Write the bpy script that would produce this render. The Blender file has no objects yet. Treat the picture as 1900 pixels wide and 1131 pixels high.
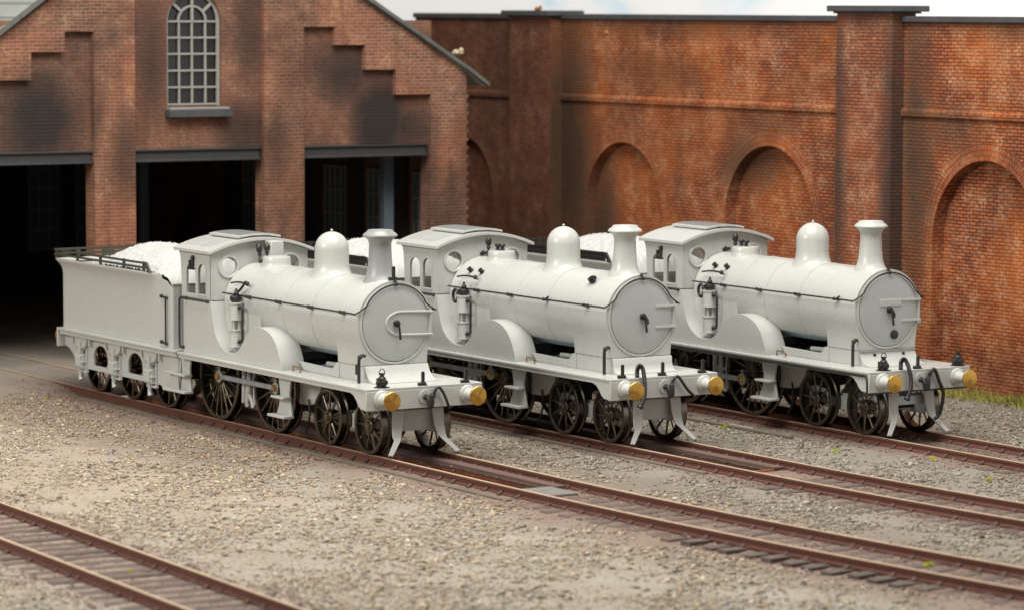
import bpy, bmesh, math, random
import numpy as np
from mathutils import Matrix, Vector
from mathutils.geometry import tessellate_polygon

random.seed(7); RNG = np.random.default_rng(11)
SC = bpy.context.scene
COL = SC.collection
PI = math.pi

# ------------------------------------------------------------------ camera
cam = bpy.data.cameras.new('camera'); cam_o = bpy.data.objects.new('camera', cam); COL.objects.link(cam_o)
CP = Vector((50.3589, -29.4380, 7.8584))
RX = Vector((0.5267168, 0.8500366, 0.0026726)); RU = Vector((-0.0750950, 0.0433997, 0.9962315)); RF = Vector((-0.8467173, 0.5249326, -0.0866929))
m = Matrix(((RX.x, RU.x, -RF.x, CP.x), (RX.y, RU.y, -RF.y, CP.y), (RX.z, RU.z, -RF.z, CP.z), (0, 0, 0, 1)))
cam_o.matrix_world = m
cam.sensor_width = 36; cam.sensor_fit = 'HORIZONTAL'
cam.lens = 6237.52 / 1900 * 36
cam.shift_y = -12.76 / 1900
cam.clip_end = 500; cam.clip_start = 0.5
cam.dof.use_dof = True; cam.dof.focus_distance = 61.5; cam.dof.aperture_fstop = 0.6
SC.camera = cam_o

# ------------------------------------------------------------------ light: a studio, no sun
world = bpy.data.worlds.new('World'); SC.world = world; world.use_nodes = True
bg = world.node_tree.nodes['Background']; bg.inputs[0].default_value = (1.0, 0.975, 0.93, 1); bg.inputs[1].default_value = 0.27

def area(name, loc, target, sx, sy, power, color):
    l = bpy.data.lights.new(name, 'AREA'); l.shape = 'RECTANGLE'; l.size = sx; l.size_y = sy; l.energy = power; l.color = color
    o = bpy.data.objects.new(name, l); COL.objects.link(o); o.location = loc
    o.rotation_euler = (Vector(target) - Vector(loc)).to_track_quat('-Z', 'Y').to_euler()
    return o
area('ceiling_softbox', (6, -2, 30), (-3, 3, 0), 26, 18, 16500, (1.0, 0.966, 0.90))
area('front_softbox', (-2, -34, 17), (-4, 4, 1.5), 18, 9, 7600, (1.0, 0.966, 0.90))
SC.view_settings.view_transform = 'Standard'; SC.view_settings.look = 'None'
SC.view_settings.exposure = 0.0; SC.view_settings.gamma = 1.0
SC.view_settings.use_curve_mapping = False
SC.cycles.max_bounces = 8; SC.cycles.use_denoising = True

# ------------------------------------------------------------------ materials
def nd(nt, t, **kw):
    n = nt.nodes.new(t)
    for k, v in kw.items(): setattr(n, k, v)
    return n
def L(nt, a, b): nt.links.new(a, b)
def mat(name, col=(.5, .5, .5), rough=.5, metal=0.0, spec=.5, **kw):
    m = bpy.data.materials.new(name); m.use_nodes = True
    p = m.node_tree.nodes['Principled BSDF']
    p.inputs['Base Color'].default_value = (*col, 1); p.inputs['Roughness'].default_value = rough; p.inputs['Metallic'].default_value = metal
    p.inputs['Specular IOR Level'].default_value = spec
    for k, v in kw.items(): p.inputs[k].default_value = v
    return m
def P(m): return m.node_tree.nodes['Principled BSDF']
def ramp(nt, stops, fac):
    r = nd(nt, 'ShaderNodeValToRGB'); e = r.color_ramp.elements
    while len(e) < len(stops): e.new(0.5)
    for i, (x, c) in enumerate(stops):
        e[i].position = x; e[i].color = (*c, 1) if len(c) == 3 else c
    L(nt, fac, r.inputs[0]); return r.outputs[0]
def noise(nt, vec, scale, detail=3, rough=.5, dist=0.0):
    n = nd(nt, 'ShaderNodeTexNoise'); n.inputs['Scale'].default_value = scale; n.inputs['Detail'].default_value = detail
    n.inputs['Roughness'].default_value = rough; n.inputs['Distortion'].default_value = dist
    if vec is not None: L(nt, vec, n.inputs['Vector'])
    return n.outputs['Fac']
def mix(nt, fac, a, b, mode='MIX'):
    n = nd(nt, 'ShaderNodeMix', data_type='RGBA', blend_type=mode)
    for s, v in ((0, fac), (6, a), (7, b)):
        if isinstance(v, (int, float)): n.inputs[s].default_value = v
        elif isinstance(v, tuple): n.inputs[s].default_value = (*v, 1)
        else: L(nt, v, n.inputs[s])
    return n.outputs[2]
def math_(nt, op, a, b=None):
    n = nd(nt, 'ShaderNodeMath', operation=op)
    for s, v in ((0, a), (1, b)):
        if v is None: continue
        if isinstance(v, (int, float)): n.inputs[s].default_value = v
        else: L(nt, v, n.inputs[s])
    return n.outputs[0]
def bump(nt, h, strength, dist, normal=None):
    b = nd(nt, 'ShaderNodeBump'); b.inputs['Strength'].default_value = strength; b.inputs['Distance'].default_value = dist
    L(nt, h, b.inputs['Height'])
    if normal is not None: L(nt, normal, b.inputs['Normal'])
    return b.outputs[0]
def objco(nt): return nd(nt, 'ShaderNodeTexCoord').outputs['Object']

def plastic(name, col, rough=.38, specks=True):
    m = mat(name, col, rough, 0, .5); nt = m.node_tree; p = P(m); co = objco(nt)
    n1 = noise(nt, co, 1.6, 3); c = mix(nt, math_(nt, 'MULTIPLY', n1, .5), col, tuple(x * .90 for x in col))
    if specks:
        s = ramp(nt, [(0.0, (0, 0, 0)), (.775, (0, 0, 0)), (.79, (1, 1, 1))], noise(nt, co, 10.0, 0))
        c = mix(nt, math_(nt, 'MULTIPLY', s, .16), c, tuple(x * .6 for x in col))
    L(nt, c, p.inputs['Base Color'])
    r = nd(nt, 'ShaderNodeMapRange'); r.inputs[3].default_value = rough - .06; r.inputs[4].default_value = rough + .12
    L(nt, noise(nt, co, 4.0, 4), r.inputs[0]); L(nt, r.outputs[0], p.inputs['Roughness'])
    L(nt, bump(nt, noise(nt, co, 9, 2), .035, .02), p.inputs['Normal'])
    p.inputs['Subsurface Weight'].default_value = .12; p.inputs['Subsurface Radius'].default_value = (.05, .045, .035); p.inputs['Subsurface Scale'].default_value = 1.0
    return m
M = {}
M['white'] = plastic('white_styrene', (.49, .50, .475), .25)
M['door'] = plastic('grey_styrene', (.43, .452, .442), .30)
M['grey'] = plastic('pale_grey_styrene', (.30, .31, .305), .30)
M['black'] = mat('black_moulding', (.018, .018, .017), .42, 0, .5)
M['olive'] = mat('dark_olive_moulding', (.045, .047, .036), .5)
M['coal'] = plastic('white_coal_casting', (.54, .545, .53), .55, False)
M['copper'] = mat('copper_wire', (.42, .20, .10), .35, 1)
def brass():
    m = mat('turned_brass', (.60, .35, .085), .26, 1); nt = m.node_tree; p = P(m)
    p.inputs['Anisotropic'].default_value = .92
    t = nd(nt, 'ShaderNodeTangent', direction_type='RADIAL', axis='X'); L(nt, t.outputs[0], p.inputs['Tangent'])
    return m
M['brass'] = brass()
def worn_metal(name, a, b, rough, metal=1.0, sc=6):
    m = mat(name, a, rough, metal); nt = m.node_tree; p = P(m); co = objco(nt)
    L(nt, mix(nt, ramp(nt, [(.35, (0, 0, 0)), (.7, (1, 1, 1))], noise(nt, co, sc, 5)), a, b), p.inputs['Base Color'])
    r = nd(nt, 'ShaderNodeMapRange'); r.inputs[3].default_value = rough - .07; r.inputs[4].default_value = rough + .15
    L(nt, noise(nt, co, sc * 2, 3), r.inputs[0]); L(nt, r.outputs[0], p.inputs['Roughness'])
    return m
M['wheel'] = worn_metal('blackened_bronze', (.17, .148, .120), (.095, .085, .072), .24)
M['wheelface'] = worn_metal('bronze_spokes', (.25, .21, .155), (.10, .086, .068), .23)
M['gun'] = worn_metal('diecast_metal', (.56, .65, .69), (.42, .50, .54), .40, .25)
M['steel'] = worn_metal('rod_metal', (.50, .545, .57), (.34, .375, .40), .36, .7)
def glass():
    m = bpy.data.materials.new('clear_glazing'); m.use_nodes = True; nt = m.node_tree; nt.nodes.remove(nt.nodes['Principled BSDF'])
    t = nd(nt, 'ShaderNodeBsdfTransparent'); t.inputs[0].default_value = (.90, .91, .90, 1); g = nd(nt, 'ShaderNodeBsdfGlossy'); g.inputs['Roughness'].default_value = .12
    x = nd(nt, 'ShaderNodeMixShader'); x.inputs[0].default_value = .10; L(nt, t.outputs[0], x.inputs[1]); L(nt, g.outputs[0], x.inputs[2]); L(nt, x.outputs[0], nt.nodes['Material Output'].inputs[0])
    return m
M['glass'] = glass()
M['smoked'] = plastic('skylight_grey', (.20, .215, .22), .3, False)
M['inside'] = mat('dark_underframe', (.02, .019, .018), .6)

def brick(name, cols, mortar, dirt, dirt_amt, warm=None, bw=.235, rh=.0755, msize=.010, bump_s=.8, pale=.5, soot_shade=(), sax=1, soot_shade_c=(.032, .029, .028)):
    m = mat(name, cols[0], .92, 0, .12); nt = m.node_tree; p = P(m)
    uv = nd(nt, 'ShaderNodeTexCoord').outputs['UV']; ob = nd(nt, 'ShaderNodeNewGeometry').outputs['Position']
    # slightly wandering courses
    wn = nd(nt, 'ShaderNodeTexNoise'); wn.inputs['Scale'].default_value = 1.7; L(nt, uv, wn.inputs['Vector'])
    va = nd(nt, 'ShaderNodeVectorMath', operation='MULTIPLY_ADD'); L(nt, wn.outputs['Color'], va.inputs[0]); va.inputs[1].default_value = (.03, .03, 0); L(nt, uv, va.inputs[2])
    b = nd(nt, 'ShaderNodeTexBrick'); L(nt, va.outputs[0], b.inputs['Vector'])
    b.offset = .5; b.inputs['Scale'].default_value = 1; b.inputs['Brick Width'].default_value = bw; b.inputs['Row Height'].default_value = rh
    b.inputs['Mortar Size'].default_value = msize; b.inputs['Mortar Smooth'].default_value = .6; b.inputs['Bias'].default_value = -.1
    b.inputs['Color1'].default_value = (*cols[0], 1); b.inputs['Color2'].default_value = (*cols[1], 1); b.inputs['Mortar'].default_value = (*mortar, 1)
    c = b.outputs['Color']
    n_big = noise(nt, ob, .55, 4, .6); n_mid = noise(nt, ob, 2.2, 5, .65); n_fine = noise(nt, ob, 15, 3, .75)
    if warm: c = mix(nt, ramp(nt, [(.40, (0, 0, 0)), (.66, (1, 1, 1))], n_big), c, mix(nt, .65, c, warm))
    # pale lime bloom rubbed over brick faces
    bl = math_(nt, 'MULTIPLY', ramp(nt, [(.44, (0, 0, 0)), (.66, (1, 1, 1))], n_mid), ramp(nt, [(.44, (0, 0, 0)), (.60, (1, 1, 1))], n_fine))
    c = mix(nt, math_(nt, 'MULTIPLY', bl, pale), c, (.62, .43, .28))
    d2 = noise(nt, ob, .33, 5, .62, .6)
    c = mix(nt, math_(nt, 'MULTIPLY', ramp(nt, [(.47, (0, 0, 0)), (.66, (1, 1, 1))], d2), dirt_amt), c, dirt)
    st = nd(nt, 'ShaderNodeMapping'); L(nt, ob, st.inputs[0]); st.inputs['Scale'].default_value = (2.6, 2.6, .28)
    c = mix(nt, math_(nt, 'MULTIPLY', ramp(nt, [(.50, (0, 0, 0)), (.72, (1, 1, 1))], noise(nt, st.outputs[0], 1.0, 4, .6)), dirt_amt * .7), c, dirt)
    if soot_shade:
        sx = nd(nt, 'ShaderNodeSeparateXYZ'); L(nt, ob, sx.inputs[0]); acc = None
        for (yy, zz, ry, rz_, am) in soot_shade:
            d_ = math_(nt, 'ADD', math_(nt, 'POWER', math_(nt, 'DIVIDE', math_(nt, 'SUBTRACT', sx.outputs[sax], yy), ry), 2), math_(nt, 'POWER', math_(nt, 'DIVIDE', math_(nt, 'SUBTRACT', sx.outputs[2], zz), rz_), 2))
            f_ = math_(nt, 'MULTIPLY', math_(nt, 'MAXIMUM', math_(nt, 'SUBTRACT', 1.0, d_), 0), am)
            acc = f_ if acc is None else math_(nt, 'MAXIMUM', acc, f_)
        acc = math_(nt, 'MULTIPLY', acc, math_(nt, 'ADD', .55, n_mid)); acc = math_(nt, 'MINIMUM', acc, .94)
        c = mix(nt, acc, c, soot_shade_c)
    L(nt, c, p.inputs['Base Color'])
    h = math_(nt, 'ADD', math_(nt, 'MULTIPLY', b.outputs['Fac'], -1.0), math_(nt, 'MULTIPLY', n_fine, .45))
    L(nt, bump(nt, h, bump_s, .03), p.inputs['Normal'])
    return m
M['shedbrick'] = brick('shed_brick', ((.265, .104, .068), (.145, .064, .046)), (.35, .235, .17), (.055, .042, .036), .72, (.31, .11, .055), bw=.19, rh=.078, msize=.016, pale=.5, soot_shade=((2.3, 4.6, .55, 1.3, .7), (6.0, 4.8, .5, 1.2, .6), (6.4, 6.2, .6, 1.5, .45), (10.0, 4.4, .35, 1.8, .5)))
M['panelbrick'] = brick('sooty_panel_brick', ((.205, .088, .060), (.12, .057, .043)), (.26, .175, .13), (.045, .036, .032), .55, (.25, .10, .06), bw=.19, rh=.078, msize=.013, pale=.35, soot_shade=((8.75, 5.2, 1.0, 1.5, 1.1), (7.9, 6.3, 1.2, 1.0, .8), (.35, 5.3, 1.1, 1.3, 1.0), (5.3, 5.0, 1.1, 1.0, .8), (3.0, 6.6, .6, 1.8, .7), (5.4, 7.6, .5, 2.5, .6), (9.5, 5.0, .9, .9, .8)))
M['wallbrick'] = brick('wall_brick', ((.46, .130, .052), (.25, .078, .044)), (.11, .046, .026), (.10, .052, .036), .42, (.60, .175, .040), bw=.215, rh=.0735, msize=.018, pale=.65, bump_s=1.0, soot_shade=((-19.0, 4.0, 1.5, 5.5, .95), (-5.5, 5.0, .8, 4.5, .85), (-8.0, 4.0, .45, 5.0, .5), (-17.9, 2.2, 1.0, 2.4, .9), (-11.6, 4.3, 1.3, .9, .75), (-13.5, 7.7, 7.0, .75, .6), (-1.0, 7.8, 6.0, .8, .7), (-11.0, 5.2, 1.6, .5, .5), (-4.4, 5.3, 1.6, .7, .6), (-15.5, 6.3, 2.5, .6, .4)), sax=0, soot_shade_c=(.075, .050, .036))
M['pierbrick'] = brick('pier_brick', ((.40, .125, .060), (.25, .086, .052)), (.10, .052, .036), (.075, .045, .036), .42, (.46, .14, .06), bw=.215, rh=.0735, msize=.017, pale=.8, soot_shade=((-7.83, 4, .5, 6, .8), (-5.91, 4, .55, 6, .9), (-6.9, 7.8, 1.4, .6, .6)), sax=0, soot_shade_c=(.06, .042, .036))  # edge soot, with the shade of the right side face painted in
M['cornerbrick'] = brick('shaded_wall_brick', ((.225, .084, .048), (.15, .060, .038)), (.07, .038, .027), (.07, .042, .032), .4, None, bw=.215, rh=.0735, pale=.3)  # darker wall brick: corner shade and dirt put into the colour
M['voussoir'] = brick('arch_brick', ((.41, .118, .049), (.225, .072, .042)), (.11, .046, .026), (.10, .052, .036), .38, (.56, .165, .04), bw=.085, rh=.115, msize=.012, pale=.6, soot_shade=((-19.0, 4.0, 1.5, 5.5, .95), (-5.5, 5.0, .8, 4.5, .85), (-8.0, 4.0, .45, 5.0, .5), (-17.9, 2.2, 1.0, 2.4, .9), (-11.6, 4.3, 1.3, .9, .75), (-13.5, 7.7, 7.0, .75, .6), (-1.0, 7.8, 6.0, .8, .7), (-11.0, 5.2, 1.6, .5, .5), (-4.4, 5.3, 1.6, .7, .6), (-15.5, 6.3, 2.5, .6, .4)), sax=0, soot_shade_c=(.075, .050, .036))
M['pitbrick'] = brick('pit_brick', ((.48, .125, .05), (.28, .08, .04)), (.10, .05, .035), (.03, .022, .02), .7, None, bw=.23, rh=.08, pale=.2)
def stone(name, a, b, sc=3, rough=.75):
    m = mat(name, a, rough, 0, .3); nt = m.node_tree; co = nd(nt, 'ShaderNodeNewGeometry').outputs['Position']
    L(nt, mix(nt, noise(nt, co, sc, 5, .65), a, b), P(m).inputs['Base Color'])
    L(nt, bump(nt, noise(nt, co, sc * 8, 4, .6), .4, .02), P(m).inputs['Normal'])
    return m
M['coping'] = stone('dark_coping', (.035, .037, .043), (.10, .10, .105), 2.2, .6)
M['slate'] = stone('roof_slate', (.27, .285, .26), (.42, .43, .40), 2.0)
M['verge'] = stone('verge_slate', (.055, .062, .058), (.17, .175, .16), 3.0)
M['beam'] = stone('painted_steel', (.030, .031, .034), (.055, .056, .058), 4.0, .45)
M['frame'] = stone('window_paint', (.33, .325, .30), (.24, .235, .215), 4, .5)
M['pane'] = mat('dark_pane', (.010, .013, .014), .15, 0, .5)
M['column'] = stone('blue_grey_column', (.13, .165, .195), (.085, .105, .125), 2.0)
M['shade'] = stone('shaded_interior', (.05, .045, .04), (.03, .028, .026), 2.0)  # inner shade put into the colour of back wall and piers
M['concrete'] = stone('weathered_concrete', (.24, .225, .20), (.13, .125, .12), 2.5)
M['edging'] = stone('pit_edging', (.085, .080, .078), (.22, .17, .115), 1.1)
M['ledge'] = stone('dusty_ledge', (.17, .105, .085), (.10, .065, .055), 4)
M['oil'] = stone('oil_soaked_bed', (.025, .022, .021), (.06, .048, .042), 2.0, .5)
def rust(name, a, b, top=None):
    m = mat(name, a, .75, 0, .3); nt = m.node_tree; g = nd(nt, 'ShaderNodeNewGeometry'); co = g.outputs['Position']
    c = mix(nt, noise(nt, co, 5, 5, .65), a, b)
    if top:
        sx = nd(nt, 'ShaderNodeSeparateXYZ'); L(nt, g.outputs['Normal'], sx.inputs[0]); sz = nd(nt, 'ShaderNodeSeparateXYZ'); L(nt, co, sz.inputs[0])
        up = math_(nt, 'MULTIPLY', ramp(nt, [(.6, (0, 0, 0)), (.9, (1, 1, 1))], sx.outputs[2]), math_(nt, 'GREATER_THAN', sz.outputs[2], -.015))
        c = mix(nt, up, c, mix(nt, noise(nt, co, 3, 4), top, tuple(x * .72 for x in top)))
        r = nd(nt, 'ShaderNodeMapRange'); r.inputs[3].default_value = .8; r.inputs[4].default_value = .48; L(nt, up, r.inputs[0]); L(nt, r.outputs[0], P(m).inputs['Roughness'])
    L(nt, c, P(m).inputs['Base Color']); L(nt, bump(nt, noise(nt, co, 40, 3), .4, .01), P(m).inputs['Normal'])
    return m
M['rail'] = rust('rusty_rail', (.090, .034, .025), (.16, .068, .048), (.56, .44, .30))
M['chair'] = rust('rusty_chair', (.060, .034, .029), (.14, .075, .062))
M['sleeper'] = rust('old_sleeper', (.060, .050, .045), (.17, .13, .112))
M['moss'] = mat('yellow_green_fibre', (.34, .38, .03), .9)
M['straw'] = mat('pale_strip', (.66, .62, .54), .5)
M['lump'] = stone('cream_lump', (.60, .53, .38), (.42, .35, .24), 6)
M['scrap'] = stone('orange_scrap', (.55, .22, .06), (.40, .16, .05), 6)
def ground_mat():
    m = mat('yard_ground', (.3, .27, .23), .95, 0, .15); nt = m.node_tree
    co = nd(nt, 'ShaderNodeNewGeometry').outputs['Position']
    big = noise(nt, co, .22, 4, .6); mid = noise(nt, co, 1.1, 5, .65); fine = noise(nt, co, 9, 4, .7)
    base = mix(nt, ramp(nt, [(.35, (0, 0, 0)), (.65, (1, 1, 1))], big), (.365, .325, .268), (.365, .343, .308))
    base = mix(nt, ramp(nt, [(.42, (0, 0, 0)), (.62, (1, 1, 1))], mid), base, (.30, .262, .215))
    v = nd(nt, 'ShaderNodeTexVoronoi'); v.inputs['Scale'].default_value = 15; L(nt, co, v.inputs['Vector'])
    grains = ramp(nt, [(0, (.54, .47, .36)), (.35, (.26, .22, .175)), (.6, (.45, .40, .32)), (.8, (.38, .345, .295)), (1, (.17, .14, .11))], nd_sep(nt, v.outputs['Color']))
    gm = ramp(nt, [(.40, (0, 0, 0)), (.60, (1, 1, 1))], noise(nt, co, .9, 4, .6))
    c = mix(nt, math_(nt, 'MULTIPLY', gm, .75), base, grains)
    grit = noise(nt, co, 34, 2, .8)
    c = mix(nt, math_(nt, 'MULTIPLY', fine, .26), c, (.14, .12, .095))
    c = mix(nt, math_(nt, 'MULTIPLY', ramp(nt, [(.50, (0, 0, 0)), (.62, (1, 1, 1))], grit), .40), c, (.16, .135, .11))
    c = mix(nt, math_(nt, 'MULTIPLY', ramp(nt, [(.36, (1, 1, 1)), (.46, (0, 0, 0))], grit), .35), c, (.50, .45, .37))
    az = nd(nt, 'ShaderNodeAttribute'); az.attribute_name = 'zone'; sz = nd(nt, 'ShaderNodeSeparateColor'); L(nt, az.outputs['Color'], sz.inputs[0])
    c = mix(nt, math_(nt, 'MULTIPLY', sz.outputs[0], .62), c, (.205, .188, .160))
    c = mix(nt, math_(nt, 'MULTIPLY', sz.outputs[1], .70), c, (.185, .145, .115))
    c = mix(nt, math_(nt, 'MULTIPLY', sz.outputs[2], math_(nt, 'ADD', .15, mid)), c, (.42, .335, .255))
    # attributes painted from where rust dust and shed soot lie
    at = nd(nt, 'ShaderNodeAttribute'); at.attribute_name = 'dust'; sp = nd(nt, 'ShaderNodeSeparateColor'); L(nt, at.outputs['Color'], sp.inputs[0])
    c = mix(nt, math_(nt, 'MULTIPLY', sp.outputs[0], math_(nt, 'ADD', .25, mid)), c, (.225, .140, .112))
    c = mix(nt, math_(nt, 'MULTIPLY', sp.outputs[1], math_(nt, 'ADD', .35, mid)), c, (.035, .030, .028))
    c = mix(nt, math_(nt, 'MULTIPLY', sp.outputs[2], .85), c, mix(nt, mid, (.33, .285, .235), (.22, .20, .18)))
    L(nt, c, P(m).inputs['Base Color'])
    h = math_(nt, 'ADD', math_(nt, 'MULTIPLY', v.outputs['Distance'], math_(nt, 'MULTIPLY', gm, -1.3)), math_(nt, 'MULTIPLY', fine, .55))
    L(nt, bump(nt, h, .9, .035), P(m).inputs['Normal'])
    return m
def nd_sep(nt, col):
    s = nd(nt, 'ShaderNodeSeparateColor'); L(nt, col, s.inputs[0]); return s.outputs[0]
M['ground'] = ground_mat()
def stones_mat():
    m = mat('gravel_chips', (.3, .27, .22), .9, 0, .2); nt = m.node_tree
    at = nd(nt, 'ShaderNodeAttribute'); at.attribute_name = 'chip'
    L(nt, at.outputs['Color'], P(m).inputs['Base Color']); return m
M['chips'] = stones_mat()
def sky_mat():
    m = mat('painted_sky', (.7, .75, .8), .95, 0, 0); nt = m.node_tree
    mp = nd(nt, 'ShaderNodeMapping'); L(nt, nd(nt, 'ShaderNodeNewGeometry').outputs['Position'], mp.inputs[0]); mp.inputs['Scale'].default_value = (.13, .1, .3)
    n = noise(nt, mp.outputs[0], 1.0, 4, .55, .4)
    c = ramp(nt, [(.34, (.56, .74, .86)), (.42, (.78, .83, .87)), (.49, (.88, .875, .86))], n)
    L(nt, c, P(m).inputs['Base Color']); L(nt, c, P(m).inputs['Emission Color']); P(m).inputs['Emission Strength'].default_value = .45
    return m
M['sky'] = sky_mat()
def grass_mat():
    m = mat('dry_grass', (.30, .27, .05), .9); nt = m.node_tree
    L(nt, ramp(nt, [(.3, (.13, .14, .03)), (.55, (.33, .30, .06)), (.75, (.46, .37, .13))], noise(nt, nd(nt, 'ShaderNodeNewGeometry').outputs['Position'], 3.0, 4)), P(m).inputs['Base Color']); return m
M['grass'] = grass_mat()

# ------------------------------------------------------------------ mesh builder
class MB:
    def __init__(s): s.v = []; s.f = []
    def add(s, vs, fs):
        o = len(s.v); s.v += [tuple(x) for x in vs]; s.f += [tuple(i + o for i in f) for f in fs]; return s
    def box(s, x0, x1, y0, y1, z0, z1):
        return s.add([(x, y, z) for x in (x0, x1) for y in (y0, y1) for z in (z0, z1)],
                     [(0, 1, 3, 2), (4, 6, 7, 5), (0, 4, 5, 1), (2, 3, 7, 6), (0, 2, 6, 4), (1, 5, 7, 3)])
    def prism(s, pts, axis, a, b, holes=()):
        loops = [list(pts)] + [list(h) for h in holes]; flat = [p for l in loops for p in l]; n = len(flat)
        tris = tessellate_polygon([[Vector((p[0], p[1], 0)) for p in l] for l in loops])
        mp = {'x': lambda p, t: (t, p[0], p[1]), 'y': lambda p, t: (p[0], t, p[1]), 'z': lambda p, t: (p[0], p[1], t)}[axis]
        vs = [mp(p, a) for p in flat] + [mp(p, b) for p in flat]; fs = []
        if len(loops) == 1 and convex(pts): fs += [tuple(range(n)), tuple(range(2 * n - 1, n - 1, -1))]
        else:
            fs += [tuple(t) for t in tris] + [tuple(i + n for i in reversed(t)) for t in tris]
        o = 0
        for l in loops:
            k = len(l)
            for i in range(k): j = (i + 1) % k; fs.append((o + i, o + j, n + o + j, n + o + i))
            o += k
        return s.add(vs, fs)
    def lathe(s, prof, axis, c, seg=32):
        vs = []; fs = []; n = len(prof)
        for i in range(seg):
            a = 2 * PI * i / seg; ca, sa = math.cos(a), math.sin(a)
            for r, h in prof:
                r = max(r, 1e-4)
                q = {'x': (h, r * ca, r * sa), 'y': (r * ca, h, r * sa), 'z': (r * ca, r * sa, h)}[axis]
                vs.append((q[0] + c[0], q[1] + c[1], q[2] + c[2]))
        for i in range(seg):
            j = (i + 1) % seg
            for k in range(n - 1): fs.append((i * n + k, j * n + k, j * n + k + 1, i * n + k + 1))
        fs.append(tuple(i * n for i in range(seg))); fs.append(tuple(i * n + n - 1 for i in reversed(range(seg))))
        return s.add(vs, fs)
    def cyl(s, axis, c, r, h0, h1, seg=24, bev=0.0):
        pr = [(r, h0), (r, h1)] if not bev else [(r - bev, h0), (r, h0 + bev), (r, h1 - bev), (r - bev, h1)]
        return s.lathe(pr, axis, c, seg)
    def tube(s, path, r, seg=8, closed=False):
        path = [Vector(p) for p in path]; n = len(path); vs = []; fs = []
        up = Vector((0.13, 0.27, 0.95)); rr = r if isinstance(r, (list, tuple)) else [r] * n
        for i, p in enumerate(path):
            if closed: t = path[(i + 1) % n] - path[i - 1]
            else: t = path[min(i + 1, n - 1)] - path[max(i - 1, 0)]
            t.normalize(); a = up - t * up.dot(t)
            if a.length < .05: a = Vector((1, 0, 0)) - t * t.x
            a.normalize(); b = t.cross(a); up = a
            for k in range(seg):
                q = 2 * PI * k / seg; vs.append(p + (a * math.cos(q) + b * math.sin(q)) * rr[i])
        for i in range(n if closed else n - 1):
            j = (i + 1) % n
            for k in range(seg): l = (k + 1) % seg; fs.append((i * seg + k, i * seg + l, j * seg + l, j * seg + k))
        if not closed: fs.append(tuple(range(seg))[::-1]); fs.append(tuple((n - 1) * seg + k for k in range(seg)))
        return s.add(vs, fs)
    def ball(s, c, r, seg=12):
        return s.lathe([(r * math.sin(PI * i / 8), -r * math.cos(PI * i / 8)) for i in range(9)], 'z', c, seg)
    def build(s, name, m, parent=None, bevel=0.0, smooth=35, uv=False):
        me = bpy.data.meshes.new(name); me.from_pydata(s.v, [], s.f)
        bm = bmesh.new(); bm.from_mesh(me); bmesh.ops.recalc_face_normals(bm, faces=bm.faces); bm.to_mesh(me); bm.free()
        me.materials.append(m)
        if smooth:
            me.polygons.foreach_set('use_smooth', [True] * len(me.polygons)); me.set_sharp_from_angle(angle=math.radians(smooth))
        if uv: box_uv(me)
        o = bpy.data.objects.new(name, me); COL.objects.link(o)
        if parent is not None: o.parent = parent
        if bevel:
            b = o.modifiers.new('bevel', 'BEVEL'); b.width = bevel; b.segments = 2; b.limit_method = 'ANGLE'; b.angle_limit = math.radians(40); b.harden_normals = False
        return o
def convex(p):
    sg = 0; n = len(p)
    for i in range(n):
        a, b, c = p[i], p[(i + 1) % n], p[(i + 2) % n]; x = (b[0] - a[0]) * (c[1] - b[1]) - (b[1] - a[1]) * (c[0] - b[0])
        if abs(x) < 1e-9: continue
        if sg and (x > 0) != (sg > 0): return False
        sg = x
    return True
def box_uv(me):
    uv = me.uv_layers.new(name='UVMap'); nv = len(me.vertices)
    co = np.empty(nv * 3); me.vertices.foreach_get('co', co); co = co.reshape(-1, 3)
    for p in me.polygons:
        n = p.normal; k = max(range(3), key=lambda i: abs(n[i])); a, b = ((1, 2), (0, 2), (0, 1))[k]
        for li in p.loop_indices:
            v = co[me.loops[li].vertex_index]; uv.data[li].uv = (v[a], v[b])
def circ(c, r, n=24, a0=0, a1=360):
    full = abs(a1 - a0) >= 360; k = n if full else n + 1
    return [(c[0] + r * math.cos(math.radians(a0 + (a1 - a0) * i / n)), c[1] + r * math.sin(math.radians(a0 + (a1 - a0) * i / n))) for i in range(k)]
def smooth_path(pts, n=6):
    pts = [Vector(p) for p in pts]; out = []
    for i in range(len(pts) - 1):
        p0, p1, p2, p3 = pts[max(i - 1, 0)], pts[i], pts[i + 1], pts[min(i + 2, len(pts) - 1)]
        for k in range(n):
            t = k / n; out.append(.5 * ((2 * p1) + (p2 - p0) * t + (2 * p0 - 5 * p1 + 4 * p2 - p3) * t * t + (3 * p1 - p0 - 3 * p2 + p3) * t ** 3))
    out.append(pts[-1]); return out
def smooth2(pts, n=6): return [(p.x, p.y) for p in smooth_path([(a, b, 0) for a, b in pts], n)]
def tag(o, label=None, cat=None, group=None, kind=None):
    for k, v in (('label', label), ('category', cat), ('group', group), ('kind', kind)):
        if v: o[k] = v
    return o
def thing(name, label, cat, loc=(0, 0, 0), rz=0, group=None):
    o = bpy.data.objects.new(name, None); COL.objects.link(o); o.location = loc; o.rotation_euler = (0, 0, rz); o.empty_display_size = .3
    return tag(o, label, cat, group)

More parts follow.
